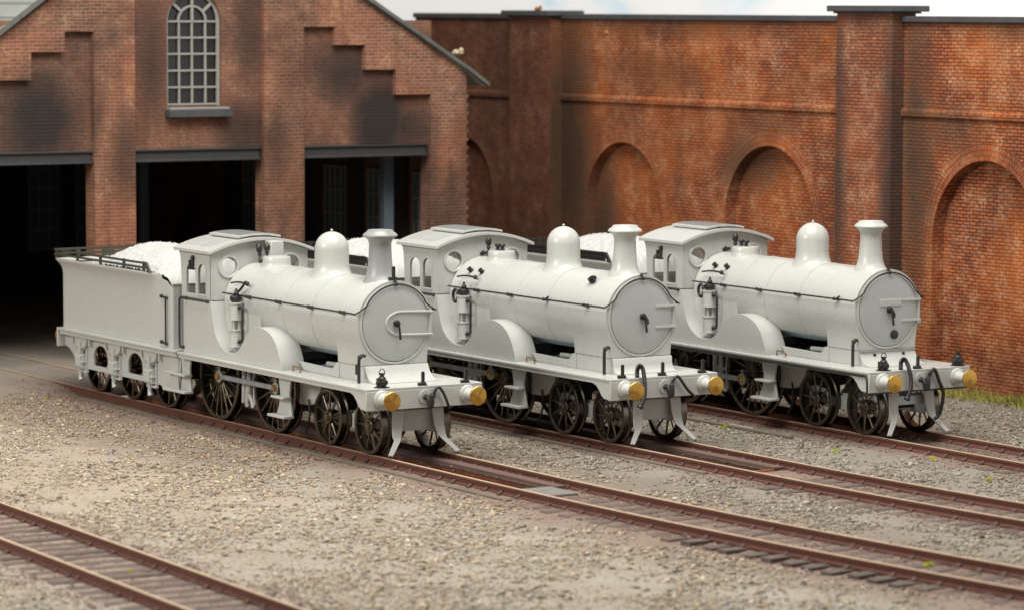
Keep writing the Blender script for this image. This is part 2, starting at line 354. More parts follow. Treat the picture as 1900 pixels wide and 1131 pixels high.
# ------------------------------------------------------------------ tracks (centre lines)
ROOTS = [((0, 0, 0), 0.0), ((0.82909, 4.50075, 0), 0.0085593), ((2.24236, 9.19607, 0), -0.004007)]
def cl0(x): return -9.14 - .036 * (x - 1.2)
def cl1(x): return .0055 * max(0, x - 3) ** 2
def cl2(x): return 4.50 + .00856 * (x - .83) + .007 * max(0, x - 4.2) ** 2
def cl3(x): return 9.196 - .004 * (x - 2.24) + .006 * max(0, x - 5) ** 2 - .045 * max(0, min(-12.5 - x, 4)) ** 2
TR = [(cl0, -9, 26), (cl1, -33, 26), (cl2, -33, 26), (cl3, -33, 26)]
def sn(x, y, s, seed=0):
    return (np.sin(x * s + seed) * np.cos(y * s * 1.3 + seed * 2.1) + .5 * np.sin(x * s * 2.3 + y * s * 1.9 + seed * .7) + .35 * np.cos(x * s * 4.1 - y * s * 3.7 + seed)) / 1.85
def ss(e0, e1, x):
    t = np.clip((x - e0) / (e1 - e0), 0, 1); return t * t * (3 - 2 * t)
def ground_z(x, y):
    z = -.175 + .022 * sn(x, y, .9, 1) + .016 * sn(x, y, 2.7, 3)
    for k, (f, a, b) in enumerate(TR):
        d = np.abs(y - np.vectorize(f)(x)); w = 1 - ss(.9, 1.6, d)
        if k == 0: w = w * ss(a - 1, a, x)
        z = z * (1 - w) + w * (-.150 + .007 * sn(x, y, 5, k) - (.010 * ss(4.2, 6, x) if k else .014) + .016 * sn(x, y, 9, k + 3) * sn(x, y, 3.1, k + 1))
        if k == 1:   # ash worn away below the sleeper ends
            w2 = (1 - ss(.12, .5, np.abs(y - np.vectorize(f)(x) + 1.05))) * ss(8.0, 9.5, x) * (1 - ss(13, 15, x)); z = z - .05 * w2
    w = 1 - ss(-14.4, -12.9, x + .3 * sn(x, y, 1.7, 6)); w = w * (1 - ss(11, 13, y))
    z = z * (1 - w) + w * (-.016 + .004 * sn(x, y, 3, 2))
    return z
PITS = [(1, -12.3, 3.45, -.42, .36), (2, -12.3, 3.6, -.42, .34)]

# ground sheet
def build_ground():
    xs = np.concatenate([np.arange(-40, -20, 1.0), np.arange(-20, 20, .10), np.arange(20, 52, 1.0)])
    ys = np.concatenate([np.arange(-34, -14, 1.0), np.arange(-14, 16.5, .10), np.arange(16.5, 27, 1.0)])
    X, Y = np.meshgrid(xs, ys, indexing='ij'); Z = ground_z(X, Y); nx, ny = X.shape
    dust = np.zeros((nx, ny, 4)); dust[..., 3] = 1
    for k, (f, a, b) in enumerate(TR):
        d = np.abs(Y - np.vectorize(f)(X)); near = (Y < np.vectorize(f)(X)) * (.75 if k == 1 else .2); w = (1 - ss(.55, 1.55 + .9 * near, d + .25 * sn(X, Y, 3, k)))
        if k == 0: w *= ss(a - 1, a, X)
        dust[..., 0] = np.maximum(dust[..., 0], w * (.95 if k else .8))
        if k: dust[..., 1] = np.maximum(dust[..., 1], (1 - ss(.42, .68, d + .1 * sn(X, Y, 5, k))) * (1 - ss(.5, 2.5 + k, X + .6 * sn(X, Y, 2, k))) * .9)
    dust[..., 2] = (1 - ss(-15.2, -12.2, X + .5 * sn(X, Y, 1.1, 4)))
    zone = np.zeros((nx, ny, 4)); zone[..., 3] = 1
    w = .35 * sn(X, Y, .8, 7); zone[..., 0] = ss(.9, 2.2, Y + w - np.vectorize(cl1)(X)) * ss(-12, -8, X)
    zone[..., 1] = np.maximum((1 - ss(-3.5, 2.5, X + 1.2 * w)) * ss(-5.2, -2.6, Y + 1.5 * w), ss(-2.9, -1.6, Y - np.vectorize(cl1)(X) + w) * .8) * (1 - ss(2, 3, Y))
    zone[..., 2] = (1 - ss(-1, 6, X + 2 * w)) * (1 - ss(-4.5, -2.8, Y + w)) * .75
    hole = np.zeros((nx, ny), bool)
    for k, x0, x1, y0, y1 in PITS:
        D = Y - np.vectorize(TR[k][0])(X); hole |= (X > x0) & (X < x1) & (D > y0) & (D < y1)
    idx = np.arange(nx * ny).reshape(nx, ny)
    keep = ~(hole[:-1, :-1] & hole[1:, :-1] & hole[:-1, 1:] & hole[1:, 1:])
    q = np.stack([idx[:-1, :-1], idx[1:, :-1], idx[1:, 1:], idx[:-1, 1:]], -1)[keep]
    me = bpy.data.meshes.new('ground'); nf = len(q)
    me.vertices.add(nx * ny); me.vertices.foreach_set('co', np.stack([X, Y, Z], -1).ravel())
    me.loops.add(nf * 4); me.loops.foreach_set('vertex_index', q.ravel().astype(np.int32))
    me.polygons.add(nf); me.polygons.foreach_set('loop_start', np.arange(0, nf * 4, 4, dtype=np.int32))
    me.update(calc_edges=True); me.polygons.foreach_set('use_smooth', [True] * nf)
    a = me.color_attributes.new('dust', 'FLOAT_COLOR', 'POINT'); a.data.foreach_set('color', dust.ravel()); a = me.color_attributes.new('zone', 'FLOAT_COLOR', 'POINT'); a.data.foreach_set('color', zone.ravel())
    me.materials.append(M['ground'])
    o = bpy.data.objects.new('ground', me); COL.objects.link(o); o['kind'] = 'structure'
build_ground()

def follow(f, x0, x1, y0, y1, z0, z1, step=.5):
    m = MB(); xs = np.arange(x0, x1 + step * .5, step); n = len(xs); vs = []
    for x in xs:
        c = f(x); vs += [(x, c + y0, z0), (x, c + y1, z0), (x, c + y1, z1), (x, c + y0, z1)]
    fs = [(4 * i + k, 4 * i + (k + 1) % 4, 4 * i + 4 + (k + 1) % 4, 4 * i + 4 + k) for i in range(n - 1) for k in range(4)]
    fs += [(0, 1, 2, 3), (4 * n - 1, 4 * n - 2, 4 * n - 3, 4 * n - 4)]
    return m.add(vs, fs)
# inspection pits: far and near brick sides, end wall, oily floor
for k, x0, x1, y0, y1 in PITS:
    f = TR[k][0]; m = follow(f, x0, x1, y1, y1 + .09, -.95, -.128)
    m.add(follow(f, x0, x1, y0 - .09, y0, -.95, -.128).v, follow(f, x0, x1, y0 - .09, y0, -.95, -.128).f)
    c = f(x1); m.box(x1, x1 + .09, c + y0, c + y1, -.95, -.13)
    o = m.build('inspection_pit', M['pitbrick'], uv=True, smooth=0); o['kind'] = 'structure'
    o = follow(f, x0, x1 + .1, y1 - .03, y1 + .21, -.2, -.088).build('pit_ledge', M['ledge'], smooth=0); o['kind'] = 'structure'
    o = follow(f, x0, x1, y0, y1, -1.0, -.92).build('pit_floor', M['oil'], smooth=0); o['kind'] = 'structure'
c = cl1(3.5)
o = MB().box(3.56, 4.42, c - .40, c + .34, -.2, -.100).build('concrete_slab', M['concrete'], bevel=.015); o['kind'] = 'structure'
for k, (a, b, off) in ((1, (-12.6, 4.3, -1.06)), (2, (-12.6, 3.4, -.98)), (3, (-12.5, .2, -1.5))):
    f = TR[k][0]; o = follow(f, a, b, off, off + .13, -.24, -.115, .25).build('kerb', M['edging'], bevel=.012); o['kind'] = 'structure'

def make_track(idx, label, sl):
    f, a, b = TR[idx]; t = thing('railway_track', label, 'railway track', (0, 0, -.13), 0, 'tracks of the yard')
    prof = [(-.055, -.155), (.055, -.155), (.055, -.125), (.016, -.105), (.016, -.05), (.034, -.042), (.034, -.006), (.028, 0), (-.028, 0), (-.034, -.006), (-.034, -.042), (-.016, -.05), (-.016, -.105), (-.055, -.125)]
    for s in (-1, 1):
        m = MB(); xs = np.arange(a, b + .01, .4); vs = []; n = len(prof)
        for x in xs:
            dy = (f(x + .1) - f(x - .1)) / .2; c = Vector((x, f(x), 0)); nrm = Vector((-dy, 1, 0)).normalized()
            for (u, z) in prof: q = c + nrm * (s * .655 + u); vs.append((q.x, q.y, z + .13))
        fs = [(i * n + k, i * n + (k + 1) % n, (i + 1) * n + (k + 1) % n, (i + 1) * n + k) for i in range(len(xs) - 1) for k in range(n)]
        fs += [tuple(range(n))[::-1], tuple((len(xs) - 1) * n + k for k in range(n))]
        m.add(vs, fs).build('rail', M['rail'], t, smooth=30)
    if not sl: return
    sm = MB().box(-.115, .115, -1.12, 1.12, -.12, 0).build('sleeper', M['sleeper'], t, bevel=.012)
    chair = MB()
    chair.box(-.044, .044, -.118, .118, -.02, .008)
    for u in (-.08, .08): chair.add(*chair_shape(u))
    ch = chair.build('rail_chair', M['chair'], sm, bevel=.006)
    ch2 = ch.copy(); COL.objects.link(ch2); ch2.parent = sm
    ch.location = (0, -.655, 0); ch2.location = (0, .655, 0)
    if idx:
        for i in range(24):
            x = sl[0] - .5 - .50 * i + random.uniform(-.03, .03)
            for sd in (-1, 1):
                q = ch.copy(); COL.objects.link(q); q.parent = t; q.location = (x, f(x) + sd * .655, -.005)
    first = True; x = sl[0]
    while x < sl[1]:
        c = f(x); ang = math.atan((f(x + .1) - f(x - .1)) / .2)
        if first: o, kids = sm, [ch, ch2]; first = False
        else:
            o = sm.copy(); COL.objects.link(o); o.parent = t
            for q in (ch, ch2): z = q.copy(); COL.objects.link(z); z.parent = o
        jx = random.uniform(-.03, .03)
        o.location = (x + jx, c + random.uniform(-.05, .05), -.014 + random.uniform(-.016, .006)); o.rotation_euler = (random.uniform(-.006, .006), 0, ang + random.uniform(-.02, .02))
        x += .455 + random.uniform(-.02, .02)
def chair_shape(u):
    s = 1 if u > 0 else -1
    m = MB(); m.prism([(s * .036, 0.0), (s * .115, 0.0), (s * .115, .016), (s * .07, .028), (s * .036, .062)], 'x', -.042, .042)
    return m.v, m.f
make_track(0, 'near siding crossing the bottom left corner, no engine on it', (-8.6, 25))
make_track(1, 'track under the front engine with a brick pit between its rails', (4.7, 25))
make_track(2, 'track under the middle engine, between the two other engines', (4.9, 25))
make_track(3, 'track under the far engine beside the tall brick wall', (5.4, 25))
# oil-blackened bed below the far engine's track
f = TR[3][0]; o = follow(f, -12.5, 1.2, -.5, .5, -.2, -.132, .4).build('blackened_trackbed', M['oil']); o['kind'] = 'structure'

# gravel chips
def build_gravel(n=170000):
    x = RNG.uniform(-15, 19, n * 3); y = RNG.uniform(-13.5, 15.0, n * 3)
    d = .55 + .75 * sn(x, y, .8, 2) + .5 * sn(x, y, 2.1, 5)
    for k, (f, a, b) in enumerate(TR):
        dd = np.abs(y - np.vectorize(f)(x)); d = np.where(dd < 1.15, .42 if k == 0 else .75, d) * (.75 + .25 * ss(.9, 1.5, dd))
        d[(dd < .72) & (dd > .58)] = 0
        for kk, x0, x1, y0, y1 in PITS:
            if kk == k: e = y - np.vectorize(f)(x); d[(x > x0 - .1) & (x < x1 + 1) & (e > y0 - .1) & (e < y1 + .15)] = 0
    d *= ss(-14.5, -11, x) * .9 + .1
    keep = RNG.uniform(0, 1, len(x)) < np.clip(d, 0.04, 1); x = x[keep][:n]; y = y[keep][:n]; n = len(x)
    mn = np.full(n, 9.0)
    for f, a_, b_ in TR: mn = np.minimum(mn, np.abs(y - np.vectorize(f)(x)))
    s = np.clip(RNG.lognormal(math.log(.0195), .45, n), .009, .06) * (.62 + .38 * ss(.9, 1.4, mn))
    z = ground_z(x, y) + s * .25
    base = np.array([(1, 0, 0), (-1, 0, 0), (0, 1, 0), (0, -1, 0), (0, 0, .8), (0, 0, -.8)], float)
    F = np.array([(0, 2, 4), (2, 1, 4), (1, 3, 4), (3, 0, 4), (2, 0, 5), (1, 2, 5), (3, 1, 5), (0, 3, 5)])
    V = base[None] * RNG.uniform(.65, 1.35, (n, 6, 1)) * np.stack([RNG.uniform(.8, 1.5, n), RNG.uniform(.7, 1.2, n), RNG.uniform(.55, 1, n)], -1)[:, None, :]
    V += RNG.normal(0, .12, V.shape); a = RNG.uniform(0, 2 * PI, n); ca, sa = np.cos(a), np.sin(a); t = RNG.normal(0, .35, n); ct, st = np.cos(t), np.sin(t)
    vx = V[..., 0] * ct[:, None] + V[..., 2] * st[:, None]; vz = -V[..., 0] * st[:, None] + V[..., 2] * ct[:, None]; vy = V[..., 1]
    W = np.stack([vx * ca[:, None] - vy * sa[:, None], vx * sa[:, None] + vy * ca[:, None], vz], -1) * s[:, None, None] + np.stack([x, y, z], -1)[:, None, :]
    faces = (F[None] + (np.arange(n) * 6)[:, None, None]).reshape(-1, 3); nf = len(faces)
    pal = np.array([(.52, .44, .33), (.43, .365, .275), (.36, .32, .27), (.57, .50, .40), (.27, .23, .19), (.38, .365, .35), (.62, .57, .50), (.46, .345, .25), (.17, .14, .12)])
    pc = pal[RNG.choice(len(pal), n, p=[.18, .18, .15, .13, .10, .10, .05, .07, .04])] * RNG.uniform(.66, 1.08, (n, 1)) * np.array([1.0, .97, .92])
    mn = np.full(n, 9.0)
    for f, a_, b_ in TR: mn = np.minimum(mn, np.abs(y - np.vectorize(f)(x)))
    w = (1 - ss(.9, 1.7, mn))[:, None] * .75; pc = pc * (1 - w) + np.array([.21, .125, .105]) * RNG.uniform(.5, 1.5, (n, 1)) * w
    wz = (ss(.9, 2.2, y - np.vectorize(cl1)(x)) * .48)[:, None]; g_ = pc.mean(1, keepdims=True); pc = pc * (1 - wz) + (g_ * np.array([.60, .56, .50]) * .95) * wz
    wb = ((1 - ss(-3.5, 2.5, x)) * ss(-4.6, -2.2, y) * (1 - ss(2, 3, y)) * .5)[:, None]; pc = pc * (1 - wb) + pc * np.array([.50, .40, .33]) * wb
    me = bpy.data.meshes.new('gravel'); me.vertices.add(n * 6); me.vertices.foreach_set('co', W.ravel())
    me.loops.add(nf * 3); me.loops.foreach_set('vertex_index', faces.ravel().astype(np.int32))
    me.polygons.add(nf); me.polygons.foreach_set('loop_start', np.arange(0, nf * 3, 3, dtype=np.int32)); me.update(calc_edges=True)
    col = np.concatenate([np.repeat(pc, 6, 0), np.ones((n * 6, 1))], 1)
    at = me.color_attributes.new('chip', 'FLOAT_COLOR', 'POINT'); at.data.foreach_set('color', col.ravel()); me.materials.append(M['chips'])
    o = bpy.data.objects.new('gravel', me); COL.objects.link(o); o['kind'] = 'stuff'; o['label'] = 'loose pale and brown gravel scattered over the yard'; o['category'] = 'gravel'
build_gravel()

# ------------------------------------------------------------------ sky backdrop
o = MB().box(-90, 40, 24.0, 24.1, -1, 22).build('sky', M['sky'], smooth=0); o['kind'] = 'structure'

# ------------------------------------------------------------------ engine shed
def build_shed():
    X = -16.9
    t = thing('engine_shed', 'sooty brick engine shed with three dark openings and arched gable window', 'engine shed', (X, 4.1, -.15))
    off = Vector((-X, -4.1, .15))
    def sh(m): m.v = [(v[0] + off.x, v[1] + off.y, v[2] + off.z) for v in m.v]; return m
    def mk(m, name, mt, par=None, **kw):
        uvk = kw.pop('uv', False); o = sh(m).build(name, mt, par or t, **kw)
        if uvk: box_uv(o.data)
        return o
    yl, yr = -3.2, 11.0
    def roofz(y): return 10.6 - .605 * (y - 4.1) if y > 4.1 else 10.75 - .72 * (4.1 - y)
    # front layer: piers and gable with stepped heads over the recessed bays
    stepR = [(6.71, -.2), (6.71, 7.36), (7.51, 7.36), (7.51, 6.94), (8.30, 6.94), (8.30, 6.38), (9.11, 6.38), (9.11, 5.80), (10.04, 5.80), (10.04, -.2)]
    stepL = [(1.52, -.2), (1.52, 7.26), (.83, 7.26), (.83, 6.82), (.04, 6.82), (.04, 6.22), (-.70, 6.22), (-.70, 5.65), (-1.6, 5.65), (-1.6, -.2)]
    mid = [(2.5, -.2)] + [(2.5, 8.3)] + [(2.5 + 1.6 - 1.6 * math.cos(PI * i / 12), 8.3 + 1.0 * math.sin(PI * i / 12)) for i in range(1, 12)] + [(5.7, 8.3), (5.7, -.2)]
    outer = [(yr, -.2), (yr, roofz(yr) - .12), (4.1, 10.5), (yl, roofz(yl) - .12), (yl, -.2)]
    outer += list(reversed([(y, z) for y, z in reversed(stepL)]))[::-1] + mid + stepR
    mk(MB().prism(outer, 'x', X - .17, X), 'gable_wall', M['shedbrick'], uv=True, smooth=0)
    # recessed panels
    def panel(y0, y1, z0, z1, holes=(), xb=X - .17): return MB().prism([(y0, z0), (y1, z0), (y1, z1), (y0, z1)], 'x', xb - .22, xb, holes)
    WS = 1.22
    wh = [(3.36, 5.60), (4.70, 5.60), (4.70, 7.48)] + [(4.03 + .67 * math.cos(PI * i / 16), 7.48 + .67 * math.sin(PI * i / 16)) for i in range(1, 16)] + [(3.36, 7.48)]
    mk(panel(-1.7, 1.6, 4.62, 7.5), 'recessed_panel', M['panelbrick'], uv=True, smooth=0)
    mk(panel(2.4, 5.8, 4.66, 9.4, [wh]), 'recessed_panel', M['panelbrick'], uv=True, smooth=0)
    mk(panel(6.6, 10.14, 4.66, 7.5), 'recessed_panel', M['panelbrick'], uv=True, smooth=0)
    for y0, y1 in ((-1.6, 1.50), (2.52, 5.64), (6.74, 9.98)):
        mk(MB().prism([(X - .34, 4.38), (X - .05, 4.38), (X - .05, 4.41), (X - .12, 4.43), (X - .12, 4.60), (X - .06, 4.62), (X - .06, 4.655), (X - .34, 4.655)], 'y', y0, y1), 'lintel_beam', M['beam'], bevel=.006)
    # jambs (thicker piers inside the openings)
    for y0, y1 in ((1.53, 2.49), (5.72, 6.70), (10.05, 10.98)):
        mk(MB().box(X - .5, X - .172, y0, y1, -.2, 4.6), 'pier', M['shedbrick'], uv=True, smooth=0)
    # window
    w = mk(MB().prism([(p[0], p[1]) for p in wh], 'x', X - .36, X - .34), 'window', M['pane'], smooth=0)
    fr = MB()
    cnt = [0]
    def bar(y0, z0, y1, z1, r=.028):
        cnt[0] += 1; e = .0013 * cnt[0]
        d = Vector((0, y1 - y0, z1 - z0)); n = Vector((0, -d.z, d.y)).normalized() * r
        pts = [(y0 + n.y, z0 + n.z), (y1 + n.y, z1 + n.z), (y1 - n.y, z1 - n.z), (y0 - n.y, z0 - n.z)]; fr.prism(pts, 'x', X - .33 + e, X - .27 + e)
    for y in (3.71, 4.03, 4.36): bar(y, 5.62, y, 7.48, .021)
    for z in (5.64, 6.02, 6.39, 6.76, 7.12, 7.48): bar(3.38, z, 4.68, z, .021)
    for y in (3.39, 4.67): bar(y, 5.60, y, 7.48, .036)
    def arc(r, wd): 
        o_ = circ((4.03, 7.48), r + wd, 24, 0, 180); i_ = circ((4.03, 7.48), r - wd, 24, 180, 0); cnt[0] += 1; e = .0013 * cnt[0]; fr.prism(o_ + i_, 'x', X - .33 + e, X - .27 + e)
    arc(.64, .036); arc(.34, .022)
    for a in (40, 90, 140): ca, sa = math.cos(math.radians(a)), math.sin(math.radians(a)); bar(4.03 + .34 * ca, 7.48 + .34 * sa, 4.03 + .64 * ca, 7.48 + .64 * sa)
    bar(4.03, 7.48, 4.03, 7.82)
    o = sh(fr).build('glazing_bars', M['frame'], w, smooth=0)
    o = sh(MB().box(X - .30, X + .09, 3.30, 4.86, 5.36, 5.53)).build('sill', M['coping'], w, bevel=.015)
    o = sh(MB().box(X - .30, X + .06, 3.34, 4.80, 5.53, 5.575)).build('sill_board', M['frame'], w, bevel=.01)
    # arch of bricks around the window head
    # roof slopes and verge slates
    def slope(y0, y1, thick, lift, x0, x1):
        m = MB(); z0, z1 = roofz(y0) + lift, roofz(y1) + lift
        if (y0 - 4.1) * (y1 - 4.1) < 0: raise ValueError
        return m.prism([(y0, z0), (y1, z1), (y1, z1 + thick), (y0, z0 + thick)], 'x', x0, x1)
    mk(slope(4.1, 11.55, .08, -.13, -34, X - .0), 'roof', M['slate'], smooth=0)
    m = MB()                                     # left slope laid in visible courses
    n = 18
    for i in range(n):
        ya = 4.1 - (4.1 + 3.7) * i / n; yb = 4.1 - (4.1 + 3.7) * (i + 1) / n - .05
        za = roofz(ya) - .12; zb = roofz(yb) - .06
        m.prism([(ya, za), (yb, zb), (yb, zb + .05), (ya, za + .05)], 'x', -34, X - .05)
    mk(m, 'roof', M['slate'], smooth=0)
    for side, ys in ((1, np.arange(4.1, 11.6, .62)), (-1, np.arange(4.1, -3.8, -.62))):
        m = MB()
        for i in range(len(ys) - 1):
            a, b = ys[i], ys[i + 1]; za, zb = roofz(a - 1e-6 * -side) - .1, roofz(b) - .1 + random.uniform(-.012, .012)
            if i == len(ys) - 2 and side == 1: zb -= .05
            m.prism([(a + side * .006, za), (b, zb), (b, zb + .10), (a + side * .006, za + .10)], 'x', X - .02, X + .16 + random.uniform(-.015, .015))
        mk(m, 'verge_slates', M['verge'], bevel=.01)
    # brick toothing down the right corner
    m = MB()
    for i in range(30): m.box(X - .13, X + .012, 11.0, 11.045, -.1 + i * .20, -.02 + i * .20)
    mk(m, 'corner_toothing', M['shedbrick'], uv=True, smooth=0)
    # body: side walls, back wall, floor inside
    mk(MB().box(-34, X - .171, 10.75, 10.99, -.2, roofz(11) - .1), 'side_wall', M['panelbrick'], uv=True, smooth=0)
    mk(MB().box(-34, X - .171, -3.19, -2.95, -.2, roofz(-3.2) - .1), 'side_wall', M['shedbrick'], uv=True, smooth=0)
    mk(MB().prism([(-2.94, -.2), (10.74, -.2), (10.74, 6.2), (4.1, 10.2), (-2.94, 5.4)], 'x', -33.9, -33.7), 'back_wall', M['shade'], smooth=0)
    for y in (.6, 4.1, 7.7, 9.1):
        w2 = mk(MB().box(-33.69, -33.66, y - .45, y + .45, 1.2, 4.0), 'window', M['column'], smooth=0)
        fr2 = MB()
        for k in range(4): fr2.box(-33.655, -33.62, y - .45 + .29 * k, y - .41 + .29 * k, 1.2, 4.0)
        for k in range(6): fr2.box(-33.655, -33.61, y - .45, y + .45, 1.2 + .55 * k, 1.24 + .55 * k)
        sh(fr2).build('glazing_bars', M['frame'], w2, smooth=0)
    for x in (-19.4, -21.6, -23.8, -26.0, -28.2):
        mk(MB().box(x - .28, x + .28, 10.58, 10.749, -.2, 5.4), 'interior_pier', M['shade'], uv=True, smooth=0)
        w3 = mk(MB().box(x + .55, x + 1.65, 10.70, 10.745, 1.0, 3.9), 'window', M['column'], smooth=0); f3 = MB()
        for q in range(5): f3.box(x + .55 + q * .27, x + .58 + q * .27, 10.67, 10.70, 1.0, 3.9)
        for q in range(6): f3.box(x + .55, x + 1.65, 10.665, 10.70, 1.0 + q * .57, 1.04 + q * .57)
        sh(f3).build('glazing_bars', M['frame'], w3, smooth=0)
    for x, y in ((-26, 7.0), (-18.2, 9.60), (-30, 2.2)):
        mk(MB().box(x - .12, x + .12, y - .13, y + .13, -.2, 5.2), 'column', M['column'], bevel=.02)
    return t
build_shed()

# ------------------------------------------------------------------ tall boundary wall
def build_wall():
    Y = 15.2
    t = thing('boundary_wall', 'tall orange brick wall with blind arches, piers and dark coping', 'brick wall', (-8, Y, -.2))
    off = Vector((8, -Y, .2))
    def mk(m, name, mt, par=None, **kw):
        m.v = [(v[0] + off.x, v[1] + off.y, v[2] + off.z) for v in m.v]; uvk = kw.pop('uv', False); o = m.build(name, mt, par or t, **kw)
        if uvk: box_uv(o.data)
        return o
    # (bay left, bay right, arches: centre, half width, springing, crown rise), material
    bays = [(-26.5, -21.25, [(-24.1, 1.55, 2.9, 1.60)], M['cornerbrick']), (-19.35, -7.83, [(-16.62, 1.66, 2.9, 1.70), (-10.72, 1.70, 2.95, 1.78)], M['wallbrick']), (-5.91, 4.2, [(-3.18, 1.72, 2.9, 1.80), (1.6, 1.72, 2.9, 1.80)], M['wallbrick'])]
    for x0, x1, ars, mt in bays:
        holes = []
        rings = []
        for cx, hw, sp, rise in ars:
            h = [(cx - hw, -.25)] + [(cx - hw * math.cos(PI * i / 28), sp + rise * math.sin(PI * i / 28)) for i in range(29)] + [(cx + hw, -.25)]
            holes.append(h); rings.append((cx, hw, sp, rise))
        outl = [(x0, -.3)]
        # walk the base line, dropping into each arch so the opening reaches the ground
        for h in holes: outl += [(h[0][0], -.3)] + h[1:-1] + [(h[-1][0], -.3)]
        outl += [(x1, -.3), (x1, 7.52), (x0, 7.52)]
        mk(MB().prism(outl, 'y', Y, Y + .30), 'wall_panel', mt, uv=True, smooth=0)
        for cx, hw, sp, rise in rings:
            mk(MB().box(cx - hw - .1, cx + hw + .1, Y + .301, Y + .5, -.3, sp + rise + .1), 'arch_infill', mt, uv=True, smooth=0)
            # ring of bricks, unwrapped along the curve
            n = 56; th = .36; vs = []; uvs = []; s = 0; prev = None
            for i in range(n + 1):
                a = PI * i / n; c_, s_ = math.cos(a), math.sin(a); p0 = (cx - hw * c_, sp + rise * s_); p1 = (cx - (hw + th) * c_, sp + (rise + th) * s_)
                if prev: s += math.hypot(p0[0] - prev[0], p0[1] - prev[1]) * 1.1
                prev = p0
                for p, v in ((p0, 0), (p1, th)):
                    for y in (Y - .004, Y + .26): vs.append((p[0], y, p[1])); uvs.append((s, v))
            fs = []
            for i in range(n):
                b = i * 4; fs += [(b, b + 2, b + 6, b + 4), (b + 3, b + 1, b + 5, b + 7), (b, b + 4, b + 5, b + 1), (b + 2, b + 3, b + 7, b + 6)]
            fs += [(0, 1, 3, 2), (4 * n, 4 * n + 2, 4 * n + 3, 4 * n + 1)]
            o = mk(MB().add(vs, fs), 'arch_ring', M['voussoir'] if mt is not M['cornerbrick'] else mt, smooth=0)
            uv = o.data.uv_layers.new(name='UVMap')
            for l in o.data.loops: uv.data[l.index].uv = uvs[l.vertex_index]
        mk(MB().prism([(Y - .05, 5.52), (Y - .075, 5.56), (Y - .075, 5.66), (Y - .03, 5.70), (Y + .1, 5.70), (Y + .1, 5.52)], 'x', x0 + .002, x1 - .002), 'string_course', mt, uv=True, smooth=0)
        mk(MB().box(x0 + .002, x1 - .002, Y - .09, Y + .40, 7.52, 7.65), 'coping', M['coping'], bevel=.02)
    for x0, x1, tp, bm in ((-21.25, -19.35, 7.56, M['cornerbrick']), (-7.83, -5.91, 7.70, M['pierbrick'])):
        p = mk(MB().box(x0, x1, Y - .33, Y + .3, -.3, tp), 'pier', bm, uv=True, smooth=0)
        if bm is M['cornerbrick']: mk(MB().box(x1 + .001, x1 + .012, Y - .325, Y - .001, -.3, tp - .02), 'lit_pier_return', M['wallbrick'], uv=True, smooth=0)  # added skin of brighter brick paints the light on this side face
        c = MB().box(x0 - .16, x1 + .16, Y - .50, Y + .55, tp + .04, tp + .17); c.box(x0 - .06, x1 + .06, Y - .40, Y + .42, tp, tp + .04)
        c.v = [(v[0] + off.x, v[1] + off.y, v[2] + off.z) for v in c.v]; c.build('pier_cap', M['coping'], p, bevel=.018)
    for x, y, z, q, mt in ((-17.34, Y - .005, 7.22, .055, M['scrap']), (-5.02, Y + .05, 2.65, .05, M['lump'])):
        m = MB(); m.lathe([(.3 * q, -q * .8), (q, -q * .4), (q * .9, q * .5), (.25 * q, q * .9)], 'z', (x, y, z), 6); mk(m, 'mortar_chip', mt, smooth=0)
    return t
build_wall()

# ------------------------------------------------------------------ wheels
def wheel(name, parent, x, side, r, spokes, hub, crank=None, rim=.075, off=0.0, hubmat=None):
    """side -1 is the near side; outer face at |y| = .70"""
    s = side; yo = .70; a0 = off
    m = MB()
    pr = [(r - rim, -.0), (r - .012, 0.0), (r, -.012), (r - .002, -.13), (r + .040, -.145), (r + .040, -.175), (r - .02, -.185), (r - rim - .01, -.185), (r - rim - .01, -.02)]
    vs = []; seg = 56; n = len(pr); fs = []
    for i in range(seg):
        a = 2 * PI * i / seg
        for rr, h in pr: vs.append((rr * math.cos(a), s * (yo + h), rr * math.sin(a)))
    for i in range(seg):
        j = (i + 1) % seg
        for k in range(n): l = (k + 1) % n; fs.append((i * n + k, j * n + k, j * n + l, i * n + l))
    m.add(vs, fs)
    o = m.build(name, M['wheel'], parent, smooth=40); o.location = (x, 0, r)
    sp = MB()
    sp.lathe([(hub * .35, s * (yo + .022)), (hub * .55, s * (yo + .03)), (hub * .62, s * (yo + .008)), (hub * .85, s * (yo + .008)), (hub, s * (yo - .015)), (hub, s * (yo - .16))], 'y', (0, 0, 0), 28)
    for i in range(spokes):
        a = a0 + 2 * PI * i / spokes; d = Vector((math.cos(a), 0, math.sin(a)))
        w0, w1 = (.026, .019) if r > .7 else (.024, .018)
        p0 = d * (hub * .8) + Vector((0, s * (yo - .055), 0)); p1 = d * (r - rim * .8) + Vector((0, s * (yo - .055), 0))
        sp.tube([p0, p0 + (p1 - p0) * .85, p1], [w0, w1, w1 * 1.5], 8)
    if crank is not None:
        cx, cz = crank; d = math.atan2(cz, cx); L_ = math.hypot(cx, cz)
        out = [(hub * math.cos(d + q), hub * math.sin(d + q)) for q in np.linspace(.6, 2 * PI - .6, 14)] + [(cx + .085 * math.cos(d + q), cz + .085 * math.sin(d + q)) for q in np.linspace(-1.4, 1.4, 9)]
        sp.prism(out, 'y', s * (yo - .1), s * (yo + .018))
    q = sp.build('spokes', M['wheelface'], o, smooth=40)
    # axle half
    ax = MB().cyl('y', (0, 0, 0), .07, s * .0, s * (yo - .12), 16); ax.build('axle', M['inside'], o)
    return o

